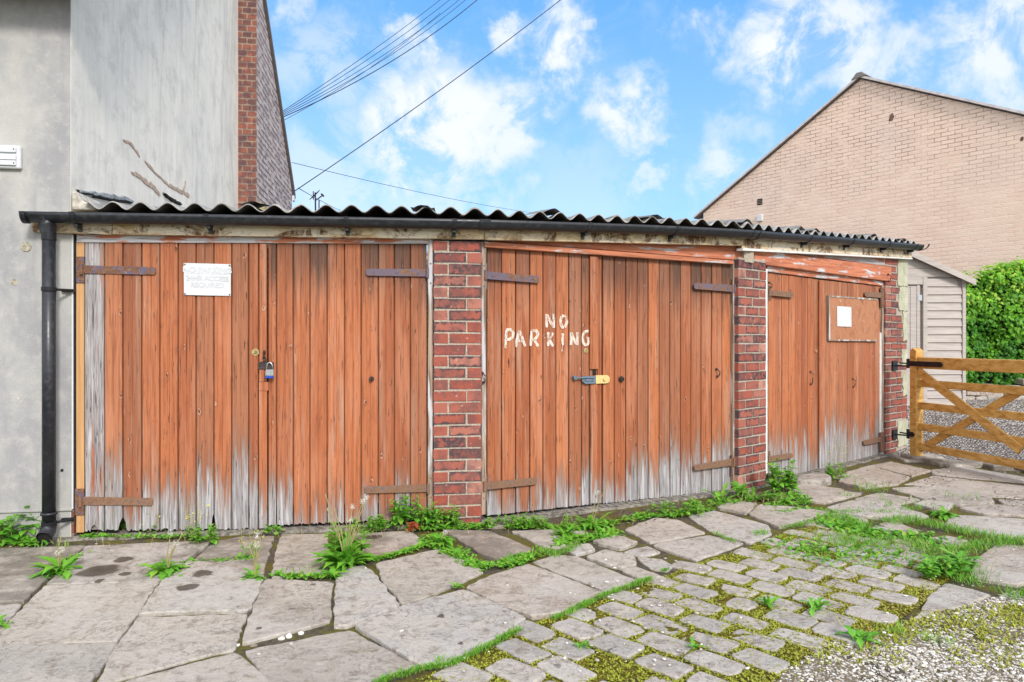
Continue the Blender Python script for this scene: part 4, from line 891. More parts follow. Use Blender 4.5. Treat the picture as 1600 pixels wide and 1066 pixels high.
# ---- board and blank paper on the far door
def bfn(m):
    PQ = quadplate(D, [(1296, 463), (1369.5, 468.5), (1371.5, 532.5), (1296.5, 531.5)], nD + .012, nD + .026, m)
def boardmat(t):
    u, v, _ = t.sep(t.uv()); q = t.comb(u, v, 0); n = t.noise(q, 7, 5, .65, 1); w_ = t.noise(q, 16, 6, .75, .5); c = t.ramp(n, [(.3, (.26, .10, .05)), (.5, (.42, .19, .10)), (.7, (.34, .13, .065))])
    c = t.mix(t.math('MULTIPLY', t.mapr(w_, .60, .64), t.mapr(t.noise(q, 3, 3), .45, .6)), c, (.72, .62, .56)); c = t.mix(t.mapr(t.noise(q, 90, 4, .7), .62, .72, 0, .5), c, (.14, .07, .04)); return {'Base Color': c, 'Normal': t.bump(w_, .3, .004)}
BOARD = M('painted_ply_board', boardmat, .7)
m = MB(D); bfn(m); bo = m.build('ply_board', BOARD, leafD2, .002); bo['label'] = 'square brown board with peeling white flecks'
m = MB(D)
for q in ([(1295, 461.5), (1371, 467), (1371, 469.5), (1295, 464)], [(1295, 463), (1297, 463), (1297.4, 532), (1295.4, 532)], [(1295.5, 530.5), (1371.5, 531.5), (1371.5, 533.5), (1295.5, 532.5)]):
    P_ = [D.P(x, y, nD + .03) for x, y in q]; m.prism(P_[::-1], nD + .01, nD + .031)
m.build('board_edging', FRAME, leafD2)
pp = D.P(1319, 511, nD + .03); m = MB(D); quadplate(D, [(1308, 478.5), (1330.3, 480), (1330.5, 511), (1308.3, 510)], nD + .029, nD + .0305, m, .006)
paper = m.build('paper_sheet', WHITE); tag(paper, 'blank white sheet of paper pinned to the brown board on the far garage door', 'notice')
# ================================================================== ROOF AND GUTTER
def interp(tab, x):
    if x <= tab[0][0]: return tab[0][1] + (x - tab[0][0]) * (tab[1][1] - tab[0][1]) / (tab[1][0] - tab[0][0])
    for (a, b), (c, d) in zip(tab, tab[1:]):
        if x <= c: return b + (x - a) * (d - b) / (c - a)
    (a, b), (c, d) = tab[-2:]; return d + (x - c) * (d - b) / (c - a)
PK = [(140, 312.5), (480, 319), (757, 324), (935, 334), (1155, 345), (1293, 362), (1376, 369), (1430, 376)]   # crest line of the sheets
nR = .085
cs = A.P(132, 533, nR)[0]; pS = A.W(cs, nR, 0).to_2d(); pc1 = corner(A, B, nR); pc2 = corner(B, D, nR); pEnd = D.W(D.P(1432, 533, nR)[0], nR, 0).to_2d()
path = [pS, pc1, pc2, pEnd]; segL = [(path[i + 1] - path[i]).length for i in range(3)]
def onpath(d):
    for i in range(3):
        if d <= segL[i] or i == 2: return path[i] + (path[i + 1] - path[i]).normalized() * d, i
        d -= segL[i]
TL = sum(segL); pitch = .162; rd = Vector((-.142, .99)).normalized()
rs = .085
def roofsheet(m, d0, d1, lift=0.0, t0=0.0, ruin=0):
    n = int((d1 - d0) / (pitch / 12)); rows = []
    for i in range(n + 1):
        d = d0 + (d1 - d0) * i / n; p, si = onpath(d); px = 800 + F * p.x / p.y; zc = H + (533 - interp(PK, px)) / F * p.y
        ph = d / pitch * 2 * math.pi; c = .5 + .5 * math.cos(ph); c = c ** .92
        zf = zc - .004 - .047 * (1 - c) + lift + .004 * noise.noise(Vector((d * 2, 1, 1)))
        L = 4.2
        q = []
        for t_ in (t0, t0 + .04, .3, .8, 1.8, 3.0, L):
            if q and t_ <= q[-1][1]: continue
            w_ = p + rd * t_; q.append((Vector((w_.x, w_.y, zf + rs * t_)), t_))
        rows.append([x[0] for x in q])
    top = [[m.bm.verts.new(v_) for v_ in r] for r in rows]; bt = [[m.bm.verts.new(v_ - Vector((0, 0, .008))) for v_ in r] for r in rows]
    K = len(rows[0])
    for i in range(n):
        for j in range(K - 1):
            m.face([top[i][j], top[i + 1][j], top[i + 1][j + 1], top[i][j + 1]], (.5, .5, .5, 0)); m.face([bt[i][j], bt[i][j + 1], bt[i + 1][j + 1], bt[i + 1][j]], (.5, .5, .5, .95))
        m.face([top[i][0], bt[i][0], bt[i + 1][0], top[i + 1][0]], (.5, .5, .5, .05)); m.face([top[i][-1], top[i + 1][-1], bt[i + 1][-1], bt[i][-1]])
    for i in (0, n):
        for j in range(K - 1): m.face([top[i][j], top[i][j + 1], bt[i][j + 1], bt[i][j]])
sheets = 7; each = TL / sheets
for k in range(sheets):
    m = MB(None); d0 = max(0, k * each - .05); d1 = min(TL, (k + 1) * each + .10)
    roofsheet(m, d0, d1, lift=.0065 * (k % 2), t0=random.uniform(-.012, .012)); m.build('roof_sheet', ROOF, gar, smooth=True, normals=False)
# curled scraps of flashing and moss caught between the sheets
def scrap(px, w_, up, col=(.5, .5, .5, .5)):
    fr = D if px > 1160 else (B if px > 757 else A); a, _ = fr.P(px, 533, nR); z = fr.Z(a, interp(PK, px), nR); m = MB(fr)
    P_ = [(a + w_ * (i / 7 - .5), z - .012 + up * math.sin(i / 7 * math.pi) ** 2 + random.uniform(-.004, .004)) for i in range(8)]
    f_ = [m.v(x, nR + .005, y) for x, y in P_]; b_ = [m.v(x + .02, nR - .35, y + .035) for x, y in P_]
    for i in range(7): m.face([f_[i], f_[i + 1], b_[i + 1], b_[i]], col)
    m.build('ridge_scrap', ROOF, gar, normals=False)
for px, w_, up in ((395, .2, .02), (660, .16, .02), (865, .16, .03), (1025, .17, .03), (1168, .16, .035), (1252, .14, .03), (1275, .16, .03), (1366, .2, .03), (1412, .3, .02)): scrap(px, w_, up)
m = MB(B)
a, z = B.P(1122, 350, nR - .25); rnd = random.Random(3)
for i in range(26):
    x, y = a + rnd.uniform(-.05, .05), z - .02 + rnd.uniform(-.015, .018); m.disc(x, y, nR - .3, nR - .2 + rnd.uniform(0, .03), .014, 6)
YM = plain((.45, .36, .03), .95, .4, 40); m.build('moss_tuft', YM, gar)
# cut ends of the crumbly mortar under the first sheets
m = MB(A); a, _ = A.P(118, 320, .0); 
m.prism([A.P(x, y, .04) for x, y in ((112, 328), (150, 328), (146, 320), (128, 314), (118, 298), (112, 300))][::-1], -.3, .04); m.build('mortar_fillet', plain((.62, .57, .49), .95, .25, 30, bump=.6), gar, bevel=.006)
# gutter
nG = .112
RIM = [(40, 330), (400, 336), (757, 343), (1000, 351), (1160, 358.5), (1180, 361), (1300, 370), (1443, 383)]
def gutpath():
    P_ = []
    a0_ = A.P(38, 533, nG)[0]; a1_ = (corner(A, B, nG) - A.o - A.n * nG).dot(A.d)
    for i in range(9): P_.append((A, a0_ + (a1_ - a0_) * i / 8))
    b0_ = (corner(A, B, nG) - B.o - B.n * nG).dot(B.d); b1_ = (corner(B, D, nG) - B.o - B.n * nG).dot(B.d)
    for i in range(1, 7): P_.append((B, b0_ + (b1_ - b0_) * i / 6))
    d0_ = (corner(B, D, nG) - D.o - D.n * nG).dot(D.d); d1_ = D.P(1436, 533, nG)[0]
    for i in range(1, 8): P_.append((D, d0_ + (d1_ - d0_) * i / 7))
    out = []
    for fr, a in P_:
        p = fr.W(a, nG, 0); px = 800 + F * p.x / p.y; q = fr.W(a, nG + .052, 0); out.append((Vector((p.x, p.y, H + (533 - interp(RIM, px)) / F * q.y)), fr))
    return out
GP = gutpath()
def sweepU(m, pts, hw, dep, th, col=None):
    rings = []
    for i, (p, fr) in enumerate(pts):
        d = (pts[min(i + 1, len(pts) - 1)][0] - pts[max(0, i - 1)][0]).to_2d().normalized(); nn = Vector((d.y, -d.x)); loc = pts[i][1].n; kk = 1 / max(.5, nn.dot(loc)); r = []
        for (w_, e_) in ((hw, dep), (hw - th, dep - th)):
            a_ = [(-1, 0)] + [(-math.cos(t_ * math.pi / 10), -math.sin(t_ * math.pi / 10)) for t_ in range(1, 10)] + [(1, 0)]
            if w_ != hw: a_ = a_[::-1]
            for x, z in a_: r.append(m.bm.verts.new((p.x + nn.x * x * w_ * kk, p.y + nn.y * x * w_ * kk, p.z + z * e_)))
        rings.append(r)
    for a, b in zip(rings, rings[1:]):
        for k in range(len(a)): m.face([a[k], a[(k + 1) % len(a)], b[(k + 1) % len(a)], b[k]], col)
    h = len(rings[0]) // 2
    for r in (rings[0], rings[-1]):
        for k in range(h - 1): m.face([r[k], r[k + 1], r[2 * h - 2 - k], r[2 * h - 1 - k]])
    return rings
m = MB(None); rg = sweepU(m, GP, .052, .062, .004)
gut = m.build('gutter', PVC, gar, smooth=False)
for f in gut.data.polygons: f.use_smooth = True
for (p, fr), s_ in ((GP[0], -1), (GP[-1], 1)): 
    m = MB(None); q = p + Vector((fr.d.x, fr.d.y, 0)) * .004 * s_; sweepU(m, [(q, fr), (q + Vector((fr.d.x, fr.d.y, 0)) * .03 * -s_, fr)], .056, .067, .003)
    vs = [m.bm.verts.new(q + Vector((fr.n.x * x * .055, fr.n.y * x * .055, z * .066))) for x, z in [(-1, 0)] + [(-math.cos(t_ * math.pi / 10), -math.sin(t_ * math.pi / 10)) for t_ in range(1, 10)] + [(1, 0)]]; m.face(vs); m.build('gutter_stop_end', PVC, gut, normals=False)
def bracket(px, w_=.03, arm=True):
    fr = D if px > 1164 else (B if px > 757 else A); a = fr.P(px, 533, nG)[0]; pts = []
    for da in (-w_ / 2, w_ / 2): p = fr.W(a + da, nG, 0); q = fr.W(a + da, nG + .052, 0); pts.append((Vector((p.x, p.y, H + (533 - interp(RIM, 800 + F * p.x / p.y)) / F * q.y + .002)), fr))
    m = MB(None); sweepU(m, pts, .057, .068, .003); o = m.build('gutter_bracket', PVC, gut)
    if arm:
        z = pts[0][0].z; m = MB(fr); m.prism([(a - .012, z - .105), (a + .012, z - .105), (a + .014, z - .05), (a - .014, z - .05)], .046, .062)
        m.box(a - .012, a + .012, .05, .115, z - .084, z - .058); m.build('bracket_arm', PVC, gut, bevel=.002)
for px in (118, 325, 542, 710, 917, 1054, 1262, 1328, 1385, 1427): bracket(px)
bracket(757, .075, False); bracket(1172, .05, False); bracket(1181, .03, False)
# downpipe
dpx = A.P(76.5, 533, nG - .005)[0]; dn = nG - .005; zt = GP[0][0].z
m = MB(A); zb = .03
m.tube([(dpx - .012, dn, zt - .03), (dpx - .010, dn, zt - .075), (dpx - .002, dn, zt - .12), (dpx, dn, zt - .16)], [.052, .050, .042, .041], 18)
m.tube([(dpx, dn, zt - .15), (dpx, dn, zb + .09)], .0375, 20); m.tube([(dpx, dn, zb + .14), (dpx, dn, zb + .06), (dpx, dn + .012, zb + .025), (dpx, dn + .06, zb - .002)], [.043, .043, .043, .044], 20, caps=False)
m.tube([(dpx, dn, zb + .125), (dpx, dn, zb + .14)], .046, 20)
pipe = m.build('downpipe', PVC, gar, smooth=True)
sub(pipe, A, 'pipe_mouth', DARK, lambda m: m.tube([(dpx, dn + .030, zb + .008), (dpx, dn + .050, zb)], .038, 18))
for pz in (A.Z(dpx, 452, dn), A.Z(dpx, 818, dn)):
    sub(pipe, A, 'pipe_clip', BLACK, lambda m: (m.tube([(dpx, dn, pz - .012), (dpx, dn, pz + .012)], .042, 18), m.box(dpx + .03, dpx + .105, .0, .022, pz - .010, pz + .008), m.tube([(dpx + .03, dn - .02, pz), (dpx + .10, .012, pz)], .008, 8)))
sub(pipe, A, 'pipe_joint', BLACK, lambda m: m.tube([(dpx, dn, zt - .165), (dpx, dn, zt - .12)], .0405, 18))

# ================================================================== LEFT HOUSE
s0 = A.P(115.5, 533, 0)[0]; s1_ = A.P(114, 533, 0)[0]
rend = empty('rendered_house', (A.W(s0 - 1, -2, 0)), 'tall grey and cream rendered house with a dark brick corner standing behind the left garage', 'house')
EV = 3.63; RK = .885; DEP = 6.93
m = MB(A)    # front wall: thin shell, full height, with strip down to the door post
def zrake(t_): return EV + RK * min(t_, DEP - t_)
fn = .004
xL = s0 - 7.0; m.prism([(xL, -.06), (s0 - .02, -.06), (s0 - .02, EV), (xL, EV)], -.25, 0.0)
fw = m.build('front_wall', RFRONT, rend)
m = MB(A); m.prism([(s0 - .0195, A.Z(s1_, 797, 0)), (s1_ - .002, A.Z(s1_, 797, 0)), (s1_ - .002, A.Z(s1_, 366, 0)), (s0 - .0195, A.Z(s1_, 366, 0))], -.1, .0); m.build('wall_return', RFRONT, rend)
m = MB(A); z7 = A.Z(s0, 795, 0); m.box(xL, s1_ - .001, -.05, .012, z7 - .012, z7 + .004); m.build('plinth_drip', RFRONT, rend, bevel=.003)
m = MB(A); m.box(s0 - .018, s1_ + .004, -.1, -.004, -.05, z7 - .012); m.build('brick_plinth', DBRICK, rend)
m = MB(A); m.box(s1_ - .006, s1_ + .002, -.05, .003, z7, A.Z(s1_, 367, 0)); m.build('corner_bead', WHITE, rend)
sd_ = s0 - .018
def sidewall(name, t0, t1, out, mat, th=.25):
    """wall running back from the front corner; t = distance back, out = how far it stands to the right"""
    m = MB(None); k = 2 if (t0 < DEP / 2 < t1) else 1; ts = [t0, DEP / 2, t1] if k == 2 else [t0, t1]
    def q(t_, o, z): p = A.W(sd_ + o, -t_, z); return m.bm.verts.new(p)
    a = [q(t_, out, -.05) for t_ in ts]; b = [q(t_, out, zrake(t_)) for t_ in ts]; c = [q(t_, out - th, -.05) for t_ in ts]; d = [q(t_, out - th, zrake(t_)) for t_ in ts]
    for i in range(len(ts) - 1):
        m.face([a[i], a[i + 1], b[i + 1], b[i]]); m.face([c[i], d[i], d[i + 1], c[i + 1]]); m.face([b[i], b[i + 1], d[i + 1], d[i]])
    m.face([a[0], b[0], d[0], c[0]]); m.face([a[-1], c[-1], d[-1], b[-1]])
    # uv from a frame that follows the wall
    bm = m.bm; bmesh.ops.recalc_face_normals(bm, faces=bm.faces[:]); uv = bm.loops.layers.uv.new('UVMap'); bm.normal_update()
    root = rend.location.copy()
    for f in bm.faces:
        for l in f.loops:
            p = l.vert.co.to_2d() - A.o; u = p.dot(A.d) if abs(Vector(f.normal[:2]).dot(A.n)) > .7 else -p.dot(A.n); l[uv].uv = (u - (sd_ + out - .004 if abs(Vector(f.normal[:2]).dot(A.n)) > .7 else 0), l.vert.co.z)
    for v_ in bm.verts: v_.co -= root
    me = bpy.data.meshes.new(name); bm.to_mesh(me); bm.free()
    me.materials.append(mat[0])
    if len(mat) > 1:
        me.materials.append(mat[1])
        for p in me.polygons:
            if abs(p.normal.to_2d().dot(A.d)) > .7: p.material_index = 1
    o = bpy.data.objects.new(name, me); C.objects.link(o); o.parent = rend; return o
tB = 4.33
sidewall('side_wall', 0.001, tB, 0, [RSIDE])
sidewall('brick_gable', tB + .001, DEP, .222, [DBRICK, GBRICK])
m = MB(None)
def q3_(a, t_, z): return m.bm.verts.new(A.W(a, -t_, z) - Vector((0, 0, 0)))
for sgn, (tA, tZ) in enumerate(((-.3, DEP / 2), (DEP / 2, DEP + .12))):
    for th, (x0, x1) in ((.0, (xL, sd_ + .262)),):
        z0_ = EV + RK * (tA if sgn == 0 else DEP - tA); z1_ = EV + RK * (tZ if sgn == 0 else DEP - tZ)
        z0_ += .01; z1_ += .01; V = [q3_(x0, tA, z0_), q3_(x1, tA, z0_), q3_(x1, tZ, z1_), q3_(x0, tZ, z1_), q3_(x0, tA, z0_ + .06), q3_(x1, tA, z0_ + .06), q3_(x1, tZ, z1_ + .06), q3_(x0, tZ, z1_ + .06)]
        for f in ((0, 1, 2, 3), (4, 7, 6, 5), (0, 4, 5, 1), (1, 5, 6, 2), (2, 6, 7, 3), (3, 7, 4, 0)): m.face([V[i] for i in f])
m.build('roof', SLATE, rend)
m = MB(A); m.tube([(xL, -DEP - .12, EV - .05), (sd_ + .25, -DEP - .12, EV - .05)], .05, 10); m.box(sd_ + .235, sd_ + .262, -DEP - .05, -DEP + .06, EV - .16, EV - .08); m.build('rear_gutter', WHITE, rend)
m = MB(A)   # rear + left walls
m.box(xL, sd_ - .1, -DEP, -DEP + .2, -.05, EV - .1); m.build('rear_wall', GBRICK, rend)
# broken flashing and fallen render along the side wall (real strips standing off it)
def sidestrip(name, pts, w_, mat, th=.012, wj=.5):
    m = MB(None); q = []
    for px, py in pts:
        k = (px - 800) / F; o = A.o + A.d * (sd_ + .001); # plane: (P-o).d = 0
        Y = o.dot(A.d) / (k * A.d.x + A.d.y); p = Vector((k * Y, Y)); q.append((p, H + (533 - py) / F * Y))
    q2 = []
    for (p, z), (p2, z2) in zip(q, q[1:]):
        for i in range(5): f = i / 5; q2.append((p.lerp(p2, f), z + (z2 - z) * f + random.uniform(-1, 1) * w_ * .35))
    q2.append(q[-1]); U, Lw, U2, L2 = [], [], [], []
    for i, (p, z) in enumerate(q2):
        ww = w_ * (1 + random.uniform(-wj, wj)) * (.35 if i in (0, len(q2) - 1) else 1); o3 = Vector((A.d.x, A.d.y)) * th
        U.append(m.bm.verts.new((p.x + o3.x, p.y + o3.y, z + ww / 2))); Lw.append(m.bm.verts.new((p.x + o3.x, p.y + o3.y, z - ww / 2))); U2.append(m.bm.verts.new((p.x, p.y, z + ww / 2 + .006))); L2.append(m.bm.verts.new((p.x, p.y, z - ww / 2 - .006)))
    for i in range(len(U) - 1): m.face([U[i], U[i + 1], Lw[i + 1], Lw[i]]); m.face([U2[i], U2[i + 1], U[i + 1], U[i]]); m.face([Lw[i], Lw[i + 1], L2[i + 1], L2[i]])
    return m.build(name, mat, rend)
PATCH = plain((.58, .44, .35), .95, .2, 30, bump=.5); LEAD = plain((.40, .42, .43), .7, .25, 25)
sidestrip('bare_render_patch', [(192, 219), (206, 226), (218, 245)], .018, PATCH, .004); sidestrip('bare_render_patch', [(226, 252), (245, 273), (262, 288)], .018, PATCH, .004)
sidestrip('bare_render_patch', [(205, 268), (222, 280), (238, 292), (250, 304)], .035, PATCH, .005); sidestrip('bare_render_patch', [(262, 289), (285, 300), (296, 306)], .028, PATCH, .004)
sidestrip('bare_render_patch', [(284, 303), (290, 284)], .03, PATCH, .004, .3)
sidestrip('flashing', [(119, 299), (150, 304), (180, 309), (205, 315)], .028, LEAD, .02, .2); sidestrip('flashing', [(119, 301.5), (150, 307), (203, 317)], .012, DARK, .024, .3); sidestrip('flashing', [(254, 303), (268, 312), (281, 320)], .02, DARK, .02, .3)
m = MB(A); a, z = A.P(395, 316, -4.2); m.prism([(a - .06, z - .1), (a + .13, z - .12), (a + .12, z + .0), (a + .03, z + .03), (a - .05, z + .01)], -4.6, -4.28); m.build('stone_block', plain((.50, .42, .22), .95, .3, 20, bump=.6), rend, bevel=.012)
# vent cover on the front wall
vt = MB(A); a0_, z1_ = A.P(-120, 224, .04); a1_, _ = A.P(30, 227, .04); z0_ = A.P(30, 263, .04)[1]; z1_ = A.P(30, 227, .04)[1]
vt.box(a0_, a1_, .0, .03, z0_, z1_); vent = vt.build('vent_cover', WHITE, rend, bevel=.006)
def slats(m):
    hh = z1_ - z0_
    for f0, f1 in ((.12, .36), (.36, .62), (.68, .93)): m.prism([(a0_ + .012, z0_ + hh * f0), (a1_ - .02, z0_ + hh * f0), (a1_ - .02, z0_ + hh * f1 - .004), (a0_ + .012, z0_ + hh * f1 - .004)], .03, .042)
sub(vent, A, 'slat', WHITE, slats, .002)
for f_ in (.22, .82): sub(vent, A, 'screw', IRON, lambda m: m.disc(a1_ - .03, z0_ + (z1_ - z0_) * f_, .042, .045, .004, 8))
PLUG = plain((.50, .46, .36), .95, .3, 60, bump=.6); m = MB(A); a, z = A.P(41, 386, 0); m.disc(a, z, -.002, .006, .032, 9); m.build('wall_plug', PLUG, rend, bevel=.003); m = MB(A); a2, z2 = A.P(22, 441, 0); m.disc(a2, z2, -.002, .002, .02, 10); m.build('wall_plug', PLUG, rend)
m = MB(A); a, z = A.P(97, 735, 0); m.disc(a, z, -.002, .004, .009, 10); m.build('pipe_hole', DARK, rend)

# ================================================================== PINK HOUSE
E = Fr((22.29 / 1.592 * (543 / F), 22.29 / 1.592), -1.2)      # gable plane through the apex
ph = empty('pink_house', E.W(0, -3, 0), 'large pale pink painted brick gable end rising behind the garages on the right', 'house')
aL, zL = E.P(1099, 333, 0); aA, zA = E.P(1345, 124, 0); aR, zR = E.P(1600, 182, 0); sl = (zA - zR) / (aR - aA); aR2 = aA + (zA - zL) / sl
m = MB(E); m.prism([(aL, -.2), (aR2, -.2), (aR2, zL), (aR, zR), (aA, zA), (aL, zL)], -.3, 0); m.build('gable_wall', PINK, ph)
def verge(p, q, name):   # roof slope as a slab running back from the gable with a small overhang
    m = MB(E); m.prism([(p[0], p[1] + .015), (q[0], q[1] + .015), (q[0], q[1] + .065), (p[0], p[1] + .065)], -9, .07); return m.build(name, SLATE, ph)
slL = (zA - zL) / (aA - aL)
verge((aL - .22, zL - .22 * slL), (aA, zA), 'roof_slope'); verge((aA + .001, zA), (aR2 + .2, zL - .2 * sl), 'roof_slope')
VERGE = plain((.66, .60, .60), .8, .12, 10)
for p, q in (((aL - .22, zL - .22 * slL), (aA, zA)), ((aA + .001, zA), (aR2 + .2, zL - .2 * sl))):
    m = MB(E); m.prism([(p[0], p[1] + .025), (q[0], q[1] + .025), (q[0], q[1] + .072), (p[0], p[1] + .072)], .0705, .082); m.build('verge_strip', VERGE, ph)
m = MB(E); m.prism([(aA - .16, zA + .0), (aA + .16, zA + .02), (aA + .05, zA + .12), (aA - .05, zA + .12)], -9, .095); m.build('ridge_tile', SLATE, ph, bevel=.01)
m = MB(E); m.box(aL - .22, aL - .002, -9, .03, zL - .42, zL - .17); m.build('eaves_box', WHITE, ph); m = MB(E); m.tube([(aL - .29, .05, zL - .26), (aL - .29, -9, zL - .26)], .055, 10); m.build('eaves_gutter', PVC, ph)
m = MB(E); m.box(aL, aR2, -9, -8.7, -.2, zL); m.box(aL, aL + .3, -8.7, -.3, -.2, zL); m.box(aR2 - .3, aR2, -8.7, -.3, -.2, zL); m.build('rear_walls', PINK, ph)
a, b, z0_, z1_ = rect(E, 1183, 310.5, 1191, 319.5, .01); sub(ph, E, 'air_brick', DARK, lambda m: [m.box(a, b, -.01, .008, z0_ + (z1_ - z0_) * k / 4, z0_ + (z1_ - z0_) * (k + .65) / 4) for k in range(4)])
a_, b_, z0__, z1__ = rect(E, 1182, 336, 1190, 345, .06); sub(ph, E, 'vent_box', WHITE, lambda m: m.box(a_, b_, 0, .05, z0__, z1__), .006)
SPALLS = ((1393, 183, .16, .05), (1597, 217, .08, .03))
SPALL = plain((.28, .16, .12), .95, .4, 25, bump=.7)
for px, py, h_, w_ in SPALLS: m = MB(E); a, z = E.P(px, py, 0); m.prism([(a - w_, z - h_ * .4), (a + w_ * .3, z - h_ * .5), (a + w_, z), (a + w_ * .4, z + h_ * .5), (a - w_ * .6, z + h_ * .3)], -.01, .004); m.build('spalled_brick', SPALL, ph)

# ================================================================== SHED
SH = Fr((((1508 - 800) / F) * 10.0, 10.0), -.03)
sh = empty('garden_shed', SH.W(-.9, -.6, .30), 'faded mauve timber garden shed with overlapping boards and a plain door, beyond the gate', 'shed')
def spx(x, y, n=0): return SH.P(x, y, n)
aW = -1.75; zb = .27; zE = spx(1502, 437)[1]; aM = -.90; zM = zE + (-.03 - aM) * .46
m = MB(SH); m.prism([(aW, zb), (-.03, zb), (-.03, zE), (aM, zM - .03), (aW, zE)], -1.3, -.03); m.build('shed_body', SHED, sh)
m = MB(SH); z = zb + .02; bh = .1135; xj = spx(1448, 500)[0]
while z < zE + .1:
    def hw(zz): return -.05 if zz < zE - .02 else aM + (zM - zz) / .46 - .05
    for x0, x1 in ((xj, min(-.045, hw(z + bh))),) if z < zE - .08 else ():
        m.prism([(x0, z), (x1, z), (x1, z + bh), (x0, z + bh)], -.03, -.008)
        vs = [m.v(x0, -.008, z + bh), m.v(x1, -.008, z + bh), m.v(x1, .012, z + .004), m.v(x0, .012, z + .004), m.v(x0, -.008, z - .004), m.v(x1, -.008, z - .004)]
        m.face([vs[3], vs[2], vs[1], vs[0]]); m.face([vs[4], vs[5], vs[2], vs[3]]); m.face([vs[0], vs[4], vs[3]]); m.face([vs[1], vs[2], vs[5]])
    z += bh
m.build('weatherboards', SHED, sh, normals=False)
m = MB(SH)
zt0 = spx(1448, 433)[1]
for k in range(4):
    z0_ = zt0 + k * .125; z1_ = z0_ + .122
    if z0_ > zM - .05: break
    x1a = min(-.045, aM + (zM - z0_) / .46 - .02); x1b = min(-.045, aM + (zM - z1_) / .46 - .02); m.prism([(aW + .1, z0_), (x1a, z0_), (max(x1b, aW + .1), z1_), (aW + .1, z1_)], -.03, .002)
m.build('gable_boards', SHED, sh, bevel=.003)
m = MB(SH); m.box(xj - .06, xj, -.03, .022, zb, zt0 - .003); m.box(-.045, .002, -.04, .020, zb, zE + .0); m.box(aW + .5, xj - .062, -.03, .018, spx(1440, 445)[1] + .0, zt0 - .003); m.build('corner_trim', SHED, sh, bevel=.003)
dx1 = spx(1437, 450)[0]; m = MB(SH)
for k in range(6): m.box(dx1 - .135 * (k + 1) + .003, dx1 - .135 * k - .003, -.03, .004, zb, spx(1440, 447)[1])
m.box(dx1 - .045, dx1 - .001, -.03, .012, zb, spx(1440, 446)[1]); dr = m.build('shed_door', SHED, sh, bevel=.002)
sub(dr, SH, 'hinge_plate', STEEL, lambda m: m.box(dx1 - .03, dx1 + .025, .012, .018, spx(1440, 470)[1], spx(1440, 461)[1]))
for s_, (xe, ze) in ((1, (.09, zE - .055)), (-1, (2 * aM - .09 - .0, zE - .055))):
    m = MB(SH); m.prism([(aM, zM + .0), (xe, ze), (xe, ze + .045), (aM, zM + .045)], -1.4, .09); m.build('roof_felt', plain((.30, .265, .25), .95, .2, 20), sh)
    m = MB(SH); m.prism([(aM, zM - .035), (xe, ze - .035), (xe, ze + .05), (aM, zM + .05)], .091, .108); m.build('bargeboard', SHED, sh)

# ================================================================== GATE
gp = Vector(((1427 - 800) / F * 7.45, 7.45)); GT = 4.0
GF = Fr(gp, Vector((1, -GT)).normalized())      # runs from the hinge post toward the viewer's right
gt = empty('field_gate', (gp.x, gp.y, 0), 'honey stained five bar timber gate hung on black hinges, standing open beside the end pier', 'gate')
def gz_(a, py, n=0): return GF.Z(a, py, n)
zt_ = GF.Z(0, 548, 0); m = MB(GF); hw = .048
m.prism([(0, GF.Z(0, 713, 0)), (.085, GF.Z(0, 713, 0)), (.085, zt_ - .0), (.0425, zt_ + .03), (0, zt_)], -hw, hw); post_ = m.build('hanging_stile', GATE, gt, bevel=.004)
GL = 2.6; rails = [(558, 575.5, 0), (593, 604, .01), (627.5, 638.5, .01), (660, 671, .01), (691, 702, .01)]
for y0, y1, e in rails:
    m = MB(GF); z1_ = GF.Z(.03, y0, 0); z0_ = GF.Z(.03, y1, 0); m.box(.06 if e else .055, GL, -.018 - (0 if e else .02), .018 + (0 if e else .02), z0_, z1_); m.build('gate_rail', GATE, gt, bevel=.004)
m = MB(GF); m.box(GL - .05, GL + .03, -hw * .8, hw * .8, GF.Z(0, 705, 0), zt_ - .05); m.build('closing_stile', GATE, gt, bevel=.004)
zt1 = GF.Z(.03, 575.5, 0); zb1 = GF.Z(.03, 700, 0)
m = MB(GF)
def diag(m, a0_, z0_, a1_, z1_, w_, n0, n1): 
    d = Vector((a1_ - a0_, z1_ - z0_)).normalized(); nn = Vector((-d.y, d.x)) * w_ / 2; m.prism([(a0_ + nn.x, z0_ + nn.y), (a0_ - nn.x, z0_ - nn.y), (a1_ - nn.x, z1_ - nn.y), (a1_ + nn.x, z1_ + nn.y)], n0, n1)
a1g, z1g = GF.P(1600, 703, -.03); diag(m, .10, zt1 - .03, .10 + (a1g - .1) * 1.02, z1g, .085, .0185, .042) if True else None
m.build('gate_brace', GATE, gt, bevel=.003)
m = MB(GF); a2g, z2g = GF.P(1588, 610, .03); diag(m, .08, zb1 - .0, a2g, z2g, .075, -.042, -.0185); m.build('gate_brace', GATE, gt, bevel=.003)
m = MB(GF)
zc0, zc1 = GF.Z(0, 698, 0), GF.Z(0, 645, 0); step = .032; wr = .0017
k = -20
while k * step < GL:
    for s_ in (1, -1):
        x0 = k * step; L = (zc1 - zc0); xa, za, xb, zb_ = x0, (zc0 if s_ > 0 else zc1), x0 + L, (zc1 if s_ > 0 else zc0)
        if xa < .08: f = (.08 - xa) / (xb - xa); za += (zb_ - za) * f; xa = .08
        if xb > GL: f = (GL - xa) / (xb - xa); zb_ = za + (zb_ - za) * f; xb = GL
        if xb > xa + .01: m.tube([(xa, -.022, za), (xb, -.022, zb_)], wr, 4, False)
    k += 1
m.build('wire_mesh', plain((.20, .19, .18), .5, .1, 40, .4), gt, normals=False)
